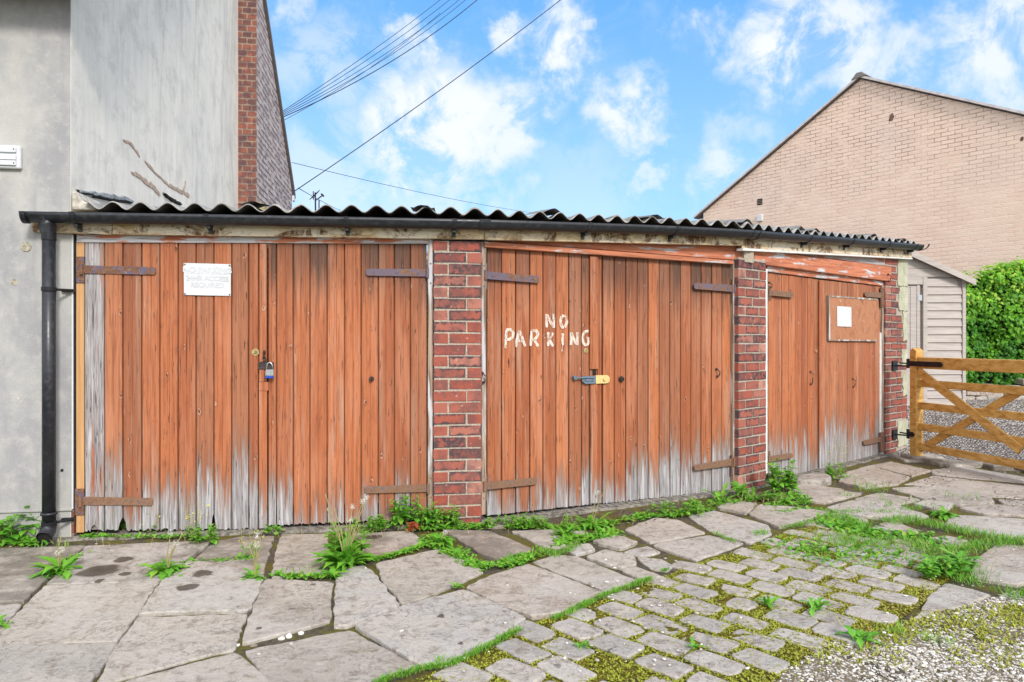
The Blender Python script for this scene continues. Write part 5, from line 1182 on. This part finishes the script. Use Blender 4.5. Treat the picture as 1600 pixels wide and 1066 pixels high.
def ghinge(m, y, y1, L):
    z = (GF.Z(0, y, 0) + GF.Z(0, y1, 0)) / 2; h = .052; m.prism([(-.012, z - h / 2), (L - .02, z - h / 2), (L, z - h / 5), (L, z + h / 5), (L - .02, z + h / 2), (-.012, z + h / 2)], hw + .001, hw + .008)
    for f in (.12, .5, .9): m.disc(L * f, z, hw + .008, hw + .013, .009, 8)
    m.tube([(-.02, hw + .0, z - .05), (-.02, hw, z + .05)], .016, 10); m.tube([(-.02, hw, z), (-.13, hw + .00, z)], .008, 8)
sub(gt, GF, 'strap_hinge', BLACK, lambda m: ghinge(m, 563, 573, .42), .001); sub(gt, GF, 'strap_hinge', BLACK, lambda m: ghinge(m, 674, 682, .07), .001)
def wplate(m, y0, y1): a, b, z0_, z1_ = rect(D, 1396, y0, 1403, y1, .02); m.box(a, b, .008, .018, z0_, z1_); m.tube([((a + b) / 2, .018, (z0_ + z1_) / 2), ((a + b) / 2 + .03, .2, (z0_ + z1_) / 2)], .009, 8)
sub(gt, D, 'wall_plate', BLACK, lambda m: wplate(m, 564, 579)); sub(gt, D, 'wall_plate', BLACK, lambda m: wplate(m, 672, 686))

# ================================================================== HEDGE, LOW WALL, EDGE STONES
lw = MB(None); yW = 10.75
m = MB(None)
def stoneblk(m, x0, x1, y0, y1, z0, z1, j=.012, col=None):
    col = col or rc(random.random() * .5); V = [m.bm.verts.new((x + random.uniform(-j, j), y + random.uniform(-j, j), z + random.uniform(-j, j))) for x in (x0, x1) for y in (y0, y1) for z in (z0, z1)]
    for q in ((0, 1, 3, 2), (4, 6, 7, 5), (0, 4, 5, 1), (2, 3, 7, 6), (0, 2, 6, 4), (1, 5, 7, 3)): m.face([V[i] for i in q], col)
z = .30
for c_ in range(4):
    x = 6.3 - random.random() * .2; h_ = random.uniform(.075, .10)
    while x < 11.5:
        w_ = random.uniform(.18, .45); lean = (x - 6.3) * .0; hh = h_ * random.uniform(.85, 1.05)
        if not (c_ == 3 and x < 7.4): stoneblk(m, x, x + w_ - .012, yW + random.uniform(-.02, .02) - (.0 if c_ else .05), yW + .3, z, z + hh)
        x += w_
    z += h_
lwall = m.build('low_stone_wall', FLAG, None, bevel=.012)
tag(lwall, 'low rough dry stone wall at the foot of the ivy hedge', 'wall')
hd = empty('ivy_hedge', (8.6, 11.2, .3), 'dense bright green ivy covered hedge behind the low stone wall', 'hedge')
def hs(x, z):   # front surface of the hedge (y)
    return 11.0 - .16 * noise.noise(Vector((x * 1.6, z * 1.9, 2))) - .09 * noise.noise(Vector((x * 5, z * 5, 7))) + .10 * max(0, z - 1.9)
def htop(x): return interp([(6.3, 2.05), (6.75, 2.13), (7.05, 2.22), (7.3, 2.2), (7.6, 2.36), (8.0, 2.45), (9, 2.5), (11, 2.45)], x) + .05 * noise.noise(Vector((x * 5, 0, 0)))
m = MB(None); nx, nz = 60, 30; gr = []
for i in range(nx + 1):
    x = 6.35 + 4.9 * i / nx; T_ = htop(x) - .05; col = []
    for j in range(nz + 1): z = .42 + (T_ - .42) * j / nz; col.append(m.bm.verts.new((x, hs(x, z) + .10, z)))
    for j in range(1, 6): col.append(m.bm.verts.new((x, hs(x, T_) + .10 + .12 * j, T_ - .03 * j * j * .3)))
    gr.append(col)
for i in range(nx):
    for j in range(len(gr[0]) - 1): m.face([gr[i][j], gr[i + 1][j], gr[i + 1][j + 1], gr[i][j + 1]])
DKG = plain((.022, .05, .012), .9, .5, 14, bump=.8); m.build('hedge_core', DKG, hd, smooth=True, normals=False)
def ivyleaf(m, c, r, nrm, col):
    u = nrm.cross(Vector((random.uniform(-1, 1), random.uniform(-1, 1), random.uniform(-1, 1)))).normalized(); v_ = nrm.cross(u)
    down = Vector((0, -.3, -1)); v_ = (down - nrm * down.dot(nrm)).normalized(); v_ = (v_ + u * random.uniform(-.5, .5)).normalized(); u = nrm.cross(v_)
    P_ = [(0, 1.15), (.42, .35), (.95, .25), (.6, -.35), (.3, -.7), (0, -.45), (-.3, -.7), (-.6, -.35), (-.95, .25), (-.42, .35)]
    vs = [m.bm.verts.new(c + u * x * r + v_ * y * r - nrm * abs(x) * r * .25) for x, y in P_]; m.face(vs[:6] + [], col); m.face([vs[0]] + vs[5:], col)
m = MB(None)
for i in range(9500):
    x = 6.35 + (3.2 if i < 7500 else 4.9) * random.random(); T_ = htop(x); z = .45 + (T_ + .02 - .45) * random.random() ** .85; cl_ = noise.noise(Vector((x * 3.2, z * 3.2, 5)))
    y = hs(x, z) + random.uniform(-.07, .09) - .05 * cl_; nrm = Vector((random.gauss(0, .45), -1, random.gauss(.25, .5))).normalized()
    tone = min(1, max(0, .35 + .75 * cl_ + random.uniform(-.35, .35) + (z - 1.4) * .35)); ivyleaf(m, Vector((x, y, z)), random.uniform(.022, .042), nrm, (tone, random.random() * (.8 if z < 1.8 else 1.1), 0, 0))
for i in range(1700):
    x = 6.4 + 4.7 * random.random(); T_ = htop(x); y = hs(x, T_) + random.uniform(-.05, .5); ivyleaf(m, Vector((x, y, T_ + random.uniform(-.06, .06) + (.06 if random.random() < .08 else 0))), random.uniform(.022, .04), Vector((random.gauss(0, .4), -.5, 1)).normalized(), (random.uniform(.5, 1), random.uniform(.3, 1.2), 0, 0))
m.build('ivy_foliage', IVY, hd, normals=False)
# rough stone lip under the gate
lp = MB(None); 
for i in range(22):
    f = i / 21; px = 1432 + 260 * f; py = 722 + 24 * f + random.uniform(-3, 3); p = G(px, py, -.03); w_ = random.uniform(.12, .3)
    stoneblk(lp, p.x - w_ / 2, p.x + w_ / 2, p.y + .02, p.y + random.uniform(.2, .35), -.06, random.uniform(-.025, .03), .02, rc(random.uniform(.3, .8)))
tag(lp.build('edging_stones', FLAG, None, bevel=.012), 'broken edging stones under the open gate', 'kerb', kind='structure')
ls = MB(None); p = G(1285, 749); ring_ = []
poly = [G(*q) for q in [(1243, 757), (1250, 747), (1285, 741), (1297, 745), (1300, 755), (1275, 759)]]; slab(ls, poly, .018, .5, .012, .04, .012, .06, .03, .006)
tag(ls.build('loose_stone', FLAG), 'rough dark loose stone lying against the foot of the far garage doors', 'stone')
ch = MB(None)
for px, py in ((396, 1003), (405, 1018), (412, 1026), (424, 1040), (433, 1052), (442, 1060), (452, 988), (470, 984), (440, 992), (455, 1002), (372, 1002), (289, 1017), (302, 1015)):
    p = G(px, py); pebble(ch, p.x, p.y, -.03, random.uniform(.012, .022), .7)
tag(ch.build('stone_fragments', PEB, None, normals=False), 'pale stone fragments wedged in the joints of the foreground flags', 'stones', kind='stuff')

# ================================================================== OVERHEAD CABLES AND AERIAL
def cable(p, q, r, label, sagv=.12, name='overhead_cable', group=None):
    m = MB(None); n = 16; P_ = []
    for i in range(n + 1): f = i / n; v_ = p.lerp(q, f); P_.append((v_.x, -v_.y, v_.z - sagv * 4 * f * (1 - f)))
    m.tube(P_, r, 6); return tag(m.build(name, BLACK, None, smooth=True), label, 'cable', group)
def pt(px, py, Y): return Vector(((px - 800) / F * Y, Y, H + (533 - py) / F * Y))
def ext(a, b, k): return a + (b - a) * k
st = pt(437, 181, 10.45)
names = ['topmost', 'second from the top', 'middle', 'fourth from the top', 'lowest thick']
for i, (ex_, ey) in enumerate(((676, 3), (688, 1), (694, 4), (702, 2), (716, 1))):
    cable(st + Vector((0, 0, .02 * (2 - i))), ext(st, pt(ex_, ey, 13.5), 1.5), .0048 if i < 4 else .0075, '%s black cable of the bundle fanning up from the left house gable' % names[i], .10 + .05 * i, group='cables fanning up from the left house')
cable(pt(440, 190, 10.6), ext(pt(440, 190, 10.6), pt(560, 108, 12), 2.4), .004, 'thin cable sagging just beneath the bundle at the left house gable', .12, group='cables fanning up from the left house')
cable(pt(460, 299, 11.4), ext(pt(460, 299, 11.4), pt(866, 0, 14), 1.4), .0085, 'single long black cable rising across the sky from the left house eaves', .12)
cable(pt(456, 254, 11.2), pt(960, 342, 30), .0045, 'thin grey cable falling gently to the right across the pale sky', .25)
cable(pt(466, 294, 11.6), pt(560, 340, 24), .006, 'faint short cable descending behind the rooftop aerial', .05)
ae = empty('television_aerial', pt(494, 330, 40), 'small black television aerial on a mast above the roof behind the corrugated sheets', 'aerial')
m = MB(None); P2 = lambda x, y: pt(x, y, 40)
def tb(m, a, b, r): m.tube([(a.x, -a.y, a.z), (b.x, -b.y, b.z)], r, 6)
tb(m, P2(493.3, 345), P2(492.5, 301), .045); m.build('mast', BLACK, ae)
m = MB(None); tb(m, P2(498.5, 345), P2(498.5, 313), .035); m.build('mast', BLACK, ae)
m = MB(None); tb(m, P2(488, 309), P2(497, 300), .03)
for k in range(5): a = P2(487 + k * 2.3, 309 - k * 2.0); tb(m, a + Vector((-.12, 0, -.12)), a + Vector((.12, 0, .14)), .022)
tb(m, P2(489.5, 299), P2(489.5, 312), .03); m.build('aerial_head', BLACK, ae)
m = MB(None); tb(m, P2(494, 313), P2(504.5, 305), .035); tb(m, P2(502, 303), P2(506, 307), .06); m.build('aerial_arm', BLACK, ae)
bh = empty('distant_house', (-9, 42, -.5), 'far house whose roof ridge carries the television aerial, hidden behind the garages', 'house')
m = MB(None)
m.prism([(-14, -.5), (-6, -.5), (-6, 6.0), (-10, 8.0), (-14, 6.0)], -40.5, -44); m.build('walls', GBRICK, bh)

# ================================================================== PLANTS
def blade(m, b, az, L, w, el, curl, col, lobes=0, seg=4, fold=.25):
    """one leaf: a folded, arching strip that starts at b"""
    d = Vector((math.cos(az), math.sin(az), 0)); s_ = Vector((-d.y, d.x, 0)); p = b.copy(); e = el; pr = None
    for i in range(seg + 1):
        f = i / seg; ww = w * (math.sin(math.pi * min(1, .12 + f * .88)) ** .7 if f < 1 else 0.02)
        if lobes: ww *= (.55 if i % 2 else 1.15) if 0 < i < seg else 1
        up_ = Vector((0, 0, 1)) * math.cos(e) - d * math.sin(e); l = m.bm.verts.new(p + s_ * ww + up_ * ww * fold); c = m.bm.verts.new(p); r = m.bm.verts.new(p - s_ * ww + up_ * ww * fold)
        if pr: m.face([pr[0], pr[1], c, l], col); m.face([pr[1], pr[2], r, c], col)
        pr = (l, c, r); p = p + (d * math.cos(e) + Vector((0, 0, 1)) * math.sin(e)) * (L / seg); e -= curl / seg
def lc(hi=1.0): return (random.uniform(0, 1), random.random() * hi, 0, 0)
def gpt(px, py, z=-.012): p = G(px, py, z); return Vector((p.x, p.y, z))
def newplant(px, py, label, name, cat='weed', group='weeds growing from the paving joints'):
    p = gpt(px, py); e = empty(name, p, label, cat, group); return e, p
def rosette(px, py, R_, n, label, name='dandelion', clocks=0, tall=.2, up=.5, grp='weeds growing from the paving joints'):
    e, p = newplant(px, py, label, name, group=grp); m = MB(None)
    for i in range(n):
        b = p + Vector((random.gauss(0, R_ * .12), random.gauss(0, R_ * .12), 0)); L = R_ * random.uniform(.55, 1.15); blade(m, b, random.uniform(0, 6.28), L, L * random.uniform(.11, .17), random.uniform(.2, up + .5), random.uniform(.7, 1.7), lc(.9), 1, 6)
    m.build('leaves', LEAF, e, normals=False)
    if clocks:
        ms, mf, my = MB(None), MB(None), MB(None)
        for i in range(clocks):
            a = random.uniform(0, 6.28); h_ = tall * random.uniform(.5, 1.1); r_ = h_ * random.uniform(.05, .4); tip = p + Vector((math.cos(a) * r_, math.sin(a) * r_ * .6, h_)); mid = p.lerp(tip, .5) + Vector((math.cos(a), math.sin(a), 0)) * -.012
            ms.tube([(v_.x, -v_.y, v_.z) for v_ in (p, mid, tip)], .0022, 5)
            if i % 3 == 0:
                for k in range(60):
                    d = Vector((random.gauss(0, 1), random.gauss(0, 1), random.gauss(0, 1))).normalized(); q = tip + d * .017; u = d.cross(Vector((.3, .5, .8))).normalized() * .003; mf.face([mf.bm.verts.new(q + u), mf.bm.verts.new(q + d.cross(u)), mf.bm.verts.new(q - u)], None)
                    mf.face([mf.bm.verts.new(tip), mf.bm.verts.new(q), mf.bm.verts.new(q + u * .2)])
            else: my.tube([(tip.x, -tip.y, tip.z - .004), (tip.x, -tip.y, tip.z + .012)], [.0045, .002], 6)
        ms.build('stems', STEM, e, normals=False)
        if len(mf.bm.faces): mf.build('seed_heads', FLUFF, e, normals=False)
        if len(my.bm.faces): my.build('buds', STEM, e, normals=False)
    return e
def leafy(px, py, h_, n, label, name='leafy_weed', w=.018, spread=.06, L=.07, mat=None, dens=16, grp='weeds growing from the paving joints'):
    e, p = newplant(px, py, label, name, group=grp); m, ms = MB(None), MB(None)
    for k in range(n):
        b = p + Vector((random.uniform(-spread, spread), random.uniform(-spread, spread) * .4, 0)); hh = h_ * random.uniform(.55, 1.05); lean = Vector((random.gauss(0, .15), random.gauss(-.08, .1), 1)).normalized(); pr = [b + lean * hh * f + Vector((.01 * math.sin(f * 3 + k), 0, 0)) for f in (0, .35, .7, 1)]
        ms.tube([(v_.x, -v_.y, v_.z) for v_ in pr], [.003, .0026, .002, .001], 5); a = random.random() * 6
        for i in range(dens):
            f = .08 + .92 * i / dens; a += 2.4; q = b + lean * hh * f; ll = L * random.uniform(.7, 1.1) * (1.15 - .65 * f); blade(m, q, a, ll, ll * (w / .07), random.uniform(.2, .9), random.uniform(.6, 1.5), lc(.9), 0, 4)
    ms.build('stems', STEM, e, normals=False); m.build('leaves', mat or LEAF, e, normals=False); return e
def wispy(px, py, h_, n, label, name='flowering_weed', spread=.05):
    e, p = newplant(px, py, label, name); ms, my, m = MB(None), MB(None), MB(None)
    for k in range(n):
        b = p + Vector((random.uniform(-spread, spread), random.uniform(-spread, spread) * .4, 0)); hh = h_ * random.uniform(.5, 1.05); t_ = b + Vector((random.gauss(0, .03), random.gauss(0, .02), hh)); ms.tube([(v_.x, -v_.y, v_.z) for v_ in (b, b.lerp(t_, .5) + Vector((random.uniform(-.01, .01), 0, 0)), t_)], .0012, 4, False)
        for i in range(7):
            q = b.lerp(t_, random.uniform(.45, 1)) + Vector((random.gauss(0, .008), random.gauss(0, .008), random.gauss(0, .004))); blade(my, q, random.uniform(0, 6.28), .013, .004, random.uniform(-.2, 1), .5, lc(), 0, 2)
        for i in range(3): blade(m, b.lerp(t_, random.uniform(0, .4)), random.uniform(0, 6.28), .04, .008, .6, 1.2, lc(), 1, 4)
    ms.build('stems', STEM, e, normals=False); my.build('flowers', YFLOW, e, normals=False); m.build('leaves', LEAF, e, normals=False); return e
def tuft(px, py, L, n, label, spread=.05, name='grass_tuft'):
    e, p = newplant(px, py, label, name, 'grass'); m = MB(None)
    for i in range(n): blade(m, p + Vector((random.gauss(0, spread), random.gauss(0, spread * .5), 0)), random.uniform(0, 6.28), L * random.uniform(.5, 1.1), .0022, random.uniform(.7, 1.4), random.uniform(.3, 1.3), lc(), 0, 3)
    m.build('blades', GRASSM, e, normals=False); return e
leafy(14, 842, .17, 7, 'spreading green leafy weed at the far left foot of the rendered wall', spread=.14, L=.11, w=.015, dens=12)
leafy(42, 838, .22, 5, 'taller willow-leaved weed just left of the black downpipe', spread=.05, L=.13, w=.014, dens=11)
rosette(92, 893, .15, 26, 'dandelion with bare stalks growing between flags just right of the downpipe shoe', clocks=5, tall=.17)
rosette(262, 893, .13, 34, 'round dandelion rosette on the joint between the two stained left flags', clocks=5, tall=.2)
rosette(398, 903, .10, 16, 'small dandelion with thin seed stalks left of the big foreground clump', clocks=6, tall=.22)
rosette(541, 885, .18, 70, 'largest dandelion clump with a white seed clock, in front of the first garage', clocks=12, tall=.36, up=1.1)
rosette(520, 900, .09, 18, 'low dandelion leaves at the left foot of the largest clump', clocks=0)
leafy(540, 872, .20, 8, 'upright leafy shoots behind the largest dandelion clump', spread=.08, L=.09, w=.016)
rosette(190, 826, .08, 14, 'small rosette at the base of the first door with a dandelion clock', clocks=4, tall=.16)
wispy(200, 828, .14, 9, 'yellow flowered wispy weed by the rotten hole in the first door', spread=.08)
wispy(240, 832, .18, 9, 'yellow flowered wispy weed right of the lower left door hinge', spread=.09)
wispy(300, 840, .24, 8, 'tall wispy yellow flowered weed under the middle of the first left leaf', spread=.05)
leafy(318, 850, .15, 4, 'small leafy weed at the second rotten hole of the first door', spread=.05, L=.06)
leafy(430, 832, .07, 4, 'tiny round leaved weed below the meeting of the first doors', spread=.05, L=.045, w=.026, dens=7)
wispy(395, 868, .15, 6, 'thin sparse stalks beside the small dandelion in front of the first doors')
leafy(585, 828, .10, 9, 'low bushy weed under the right leaf of the first garage', spread=.14, L=.055, w=.02)
leafy(632, 822, .26, 3, 'upright willow-herb against the lower right hinge of the first garage', spread=.03, L=.10, w=.014, dens=20)
leafy(664, 822, .20, 7, 'cluster of leafy weeds at the left foot of the nearer brick pier', spread=.07, L=.08, w=.014)
leafy(700, 822, .15, 6, 'leafy weed in front of the nearer brick pier', spread=.09, L=.075, w=.014)
leafy(645, 830, .08, 3, 'small red leaved weed near the nearer brick pier', 'red_weed', spread=.03, L=.06, mat=REDLEAF, dens=8)
rosette(690, 850, .14, 40, 'spreading green rosette between the nearer pier and the raised flag', clocks=2, tall=.12)
rosette(925, 822, .15, 34, 'broad rosette beneath the middle garage doors with a bent bare stalk', clocks=2, tall=.26)
rosette(885, 836, .12, 30, 'leafy rosette left of the broad one beneath the middle doors')
leafy(790, 822, .07, 12, 'low weeds along the left foot of the middle door', spread=.2, L=.05, w=.02, dens=9)
leafy(855, 822, .08, 12, 'low leafy weeds along the centre of the middle door step', spread=.2, L=.055, w=.016, dens=9)
leafy(1065, 802, .09, 12, 'mixed weeds below the right leaf of the middle garage', spread=.2, L=.06, w=.015, dens=9)
leafy(1103, 793, .08, 8, 'weeds beside the step left of the dock leaves', spread=.14, L=.06, w=.015, dens=9)
rosette(1128, 783, .17, 10, 'tall pointed dock leaf left of the farther brick pier', 'dock_plant', up=1.3)
rosette(1163, 776, .18, 14, 'broad upright dock leaves in front of the farther brick pier', 'dock_plant', up=1.3)
leafy(1215, 768, .28, 8, 'bushy green weed at the right foot of the farther brick pier', spread=.13, L=.10, w=.022, dens=14)
rosette(1225, 785, .13, 22, 'flat green leaves spilling onto the flag before the far garage door')
leafy(1185, 782, .09, 10, 'low weeds trailing between the dock leaves and the bushy weed', spread=.16, L=.06, w=.015, dens=9)
wispy(1308, 742, .36, 9, 'tall spindly weed with yellow flowers against the right leaf of the far garage', spread=.09)
leafy(1305, 745, .14, 4, 'low leaves at the foot of the tall spindly weed by the far garage', spread=.08, L=.07, w=.014)
tuft(1365, 768, .12, 45, 'spiky grass tuft on the flags in front of the far garage', .07)
tuft(1322, 775, .06, 20, 'tiny grass tuft between the spiky one and the far doors', .05)
leafy(1478, 900, .12, 12, 'tallest leafy weed in the green patch right of the cobbles', spread=.12, L=.08, w=.016, dens=10)
rosette(1462, 888, .13, 26, 'rosette in the green patch right of the cobbles')
rosette(1500, 878, .12, 24, 'green rosette behind the tallest weed right of the cobbles')
rosette(1345, 1000, .11, 12, 'lone pointed dandelion rosette at the edge of the gravel', 'dandelion', up=.9)
rosette(1275, 952, .09, 14, 'small rosette among the cobbles left of the gravel edge'); rosette(1200, 945, .08, 12, 'small dandelion in a joint in the middle of the cobbles', up=.9)
rosette(712, 918, .055, 12, 'tiny pale plant at the corner of the raised flag'); rosette(908, 1010, .05, 10, 'tiny green seedling among the nearest cobbles'); rosette(1085, 872 + 140, .05, 10, 'little seedling in the cobble joint near the bottom centre')
tuft(1500, 778, .07, 30, 'grass tuft on the flags before the gate', .10); tuft(1420, 792, .07, 50, 'grass along the flag joint left of the gate tuft', .16); rosette(1475, 805, .13, 26, 'bright rosette on the flags in front of the gate')
rosette(-2, 978, .07, 10, 'dandelion leaves cut by the left edge of the view'); tuft(480, 896, .05, 20, 'short grass on the joint beside the largest dandelion', .08); tuft(104, 853, .05, 20, 'short weeds at the foot of the new timber door post', .07)
tuft(700, 1035, .03, 30, 'short grass clump where two flags meet the cobbles', .04)

# creeping cover in the joints: countless, one object per sort
def cover_strip(m, pts, wid, dens, L, kind, jitter=1.0):
    for (a, b) in zip(pts, pts[1:]):
        A_, B_ = G(*a), G(*b); n = int((B_ - A_).length * dens)
        for i in range(n):
            p = A_.lerp(B_, random.random()); k = noise.noise(Vector((p.x * 6, p.y * 6, 9)))
            if k < -.28 * jitter: continue
            q = Vector((p.x + random.gauss(0, wid), p.y + random.gauss(0, wid), -.014 if kind else -.02)); ll = L * random.uniform(.5, 1.15) * (1 + .5 * k)
            if kind == 'g': blade(m, q, random.uniform(0, 6.28), ll, .0018, random.uniform(.6, 1.4), random.uniform(.2, 1.2), lc(), 0, 2)
            else: blade(m, q, random.uniform(0, 6.28), ll, ll * .28, random.uniform(.0, .9), random.uniform(.3, 1.4), lc(), 0, 3)
m = MB(None)
cover_strip(m, [(585, 1068), (660, 1045), (700, 1040), (760, 1012), (830, 974), (880, 962), (940, 932), (1010, 908), (1042, 890)], .009, 1800, .026, 'g', 1.25)
cover_strip(m, [(1115, 833), (1150, 848)], .01, 700, .03, 'g'); cover_strip(m, [(1180, 836), (1212, 826), (1245, 822), (1300, 806)], .02, 700, .03, 'g')
cover_strip(m, [(1300, 805), (1345, 822), (1420, 812), (1480, 826), (1560, 842), (1620, 848)], .05, 1500, .045, 'g'); cover_strip(m, [(1290, 800), (1400, 800), (1450, 790)], .03, 500, .035, 'g')
cover_strip(m, [(1478, 868), (1500, 862), (1530, 850), (1600, 850)], .045, 1500, .045, 'g', 3); cover_strip(m, [(1485, 895), (1515, 905)], .05, 1800, .045, 'g', 3); cover_strip(m, [(1500, 905), (1560, 922), (1620, 935)], .05, 1800, .045, 'g'); cover_strip(m, [(1420, 845), (1450, 860), (1475, 880), (1520, 895)], .06, 1600, .05, 'g')
cover_strip(m, [(1285, 838), (1340, 850), (1400, 850)], .10, 1700, .04, 'g'); cover_strip(m, [(1390, 985), (1440, 998), (1480, 1005)], .03, 600, .04, 'g'); cover_strip(m, [(1360, 757), (1400, 800)], .02, 120, .03, 'g')
cover_strip(m, [(838, 858), (870, 868), (905, 850)], .02, 1200, .03, 'g'); cover_strip(m, [(756, 885), (800, 875), (850, 862)], .02, 500, .03, 'g')
tag(m.build('grass', GRASSM, normals=False), 'bright green grass growing along the kerb line and in the paving joints', 'grass', kind='stuff')
m = MB(None)
cover_strip(m, [(668, 842), (700, 858), (740, 880), (775, 888), (830, 868)], .028, 1500, .03, 'l'); cover_strip(m, [(760, 822), (830, 822), (900, 826), (960, 815), (1010, 805), (1060, 803), (1110, 792)], .03, 900, .035, 'l')
cover_strip(m, [(560, 830), (640, 826), (700, 824), (760, 822)], .025, 900, .035, 'l'); cover_strip(m, [(870, 850), (905, 840), (940, 838), (960, 830)], .035, 1100, .035, 'l'); cover_strip(m, [(430, 898), (480, 900), (530, 900)], .012, 500, .03, 'l')
cover_strip(m, [(570, 876), (620, 866), (665, 850)], .012, 700, .03, 'l'); cover_strip(m, [(130, 838), (210, 838), (300, 838), (345, 850)], .015, 420, .03, 'l'); cover_strip(m, [(262, 905), (300, 878), (400, 870)], .02, 260, .03, 'l')
cover_strip(m, [(1120, 788), (1180, 778), (1240, 772), (1260, 785), (1200, 790)], .03, 700, .035, 'l'); cover_strip(m, [(1215, 800), (1255, 795), (1290, 796)], .02, 600, .03, 'l'); cover_strip(m, [(70, 905), (100, 875), (130, 865)], .015, 250, .03, 'l')
cover_strip(m, [(1300, 815), (1360, 835), (1430, 838), (1470, 860)], .07, 1000, .04, 'l'); cover_strip(m, [(1240, 850), (1330, 870), (1400, 865)], .11, 1100, .03, 'l'); cover_strip(m, [(0, 845), (60, 848)], .04, 500, .05, 'l'); cover_strip(m, [(1300, 748), (1345, 745)], .02, 250, .03, 'l')
tag(m.build('ground_cover', LEAF, normals=False), 'creeping small leaved weeds filling the joints below the garage doors', 'ground cover', kind='stuff')
m = MB(None); cnt = 0
while cnt < 13000:       # star moss and sedum between the setts, thicker to the upper right
    x, y = random.uniform(-.8, 3.2), random.uniform(2.2, 5.0); p = Vector((x, y))
    if not inside(p, SREG): continue
    px = 800 + F * x / y; dens = .5 + .5 * noise.noise(Vector((x * 3.5, y * 3.5, 2))) + (px - 900) / 1500
    d = min((s_ - p).length for s_ in SETS) if SETS else 1
    loc = None
    for s_ in SETS:
        r_ = p - s_
        if abs(r_.dot(ka)) < pa / 2 - .022 and abs(r_.dot(kb)) < pb / 2 - .024: loc = s_; break
    if loc is not None and random.random() > (.04 if px < 1150 else .10): continue
    if random.random() > dens: continue
    cnt += 1
    for k in range(3): blade(m, Vector((x, y, -.024 if loc is None else -.02)), random.uniform(0, 6.28), random.uniform(.006, .015), .003, random.uniform(.1, .9), .5, (random.random(), random.random() ** .6 * .9 + (.1 if px > 1250 else 0), 0, 0), 0, 2)
cnt = 0
while cnt < 3600:
    x, y = random.uniform(.6, 3.6), random.uniform(2.4, 4.2); p = Vector((x, y))
    if not inside(p, GREG): continue
    px = 800 + F * x / y; py = 533 + F * H / y
    if random.random() > max(.02, min(1, 1.3 - (py - 950) / 70)) * (.5 + noise.noise(Vector((x * 4, y * 4, 0)))): continue
    cnt += 1
    for k in range(2): blade(m, Vector((x, y, -.026)), random.uniform(0, 6.28), random.uniform(.012, .028), .0035, random.uniform(.2, 1.1), .5, (random.random(), random.random() * .95, 0, 0), 0, 2)
tag(m.build('star_moss', YMOSS, normals=False), 'yellow green tufts of moss and stonecrop spread over cobble joints and gravel edge', 'moss', kind='stuff')
m = MB(None)   # dry stems and straw caught among the weeds
for i in range(520):
    px = random.choice((random.gauss(540, 25), random.uniform(120, 760), random.uniform(760, 1240), random.gauss(1480, 50), random.gauss(1200, 40))); py = interp([(0, 850), (540, 845), (760, 822), (1100, 795), (1240, 775), (1300, 850), (1600, 890)], px) + random.gauss(0, 9)
    p = G(px, py); blade(m, Vector((p.x, p.y, -.012)), random.uniform(0, 6.28), random.uniform(.05, .14), .0014, random.uniform(.1, 1.4), random.uniform(.2, 1.6), rc(), 0, 4)
tag(m.build('dry_straw', plain((.46, .36, .20), .9, .3, 40), normals=False), 'dry straw coloured stems tangled among the weeds along the garage fronts', 'straw', kind='stuff')
# dead leaves and grit by the gate
m = MB(None)
for i in range(230):
    p = G(*random.choice([(random.gauss(1450, 30), random.gauss(748, 8)), (random.gauss(1590, 25), random.gauss(782, 6)), (random.uniform(1290, 1600), random.uniform(725, 800)), (random.uniform(860, 1080), random.gauss(803, 5))]), .0); blade(m, Vector((p.x, p.y, .0)), random.uniform(0, 6.28), random.uniform(.015, .04), .007, random.uniform(-.1, .5), .8, rc(), 0, 2)
tag(m.build('dead_leaves', plain((.13, .065, .045), .9, .4, 40), normals=False), 'scattered brown dead leaves on the flags in front of the gate', 'leaves', kind='stuff')
# give every stand-alone mesh its origin at its own base
for o in list(C.objects):
    if o.parent is None and o.type == 'MESH' and 'kind' not in o:
        vs = [v_.co for v_ in o.data.vertices]; c = Vector(((min(v.x for v in vs) + max(v.x for v in vs)) / 2, (min(v.y for v in vs) + max(v.y for v in vs)) / 2, min(v.z for v in vs)))
        for v_ in o.data.vertices: v_.co -= c
        o.location = c
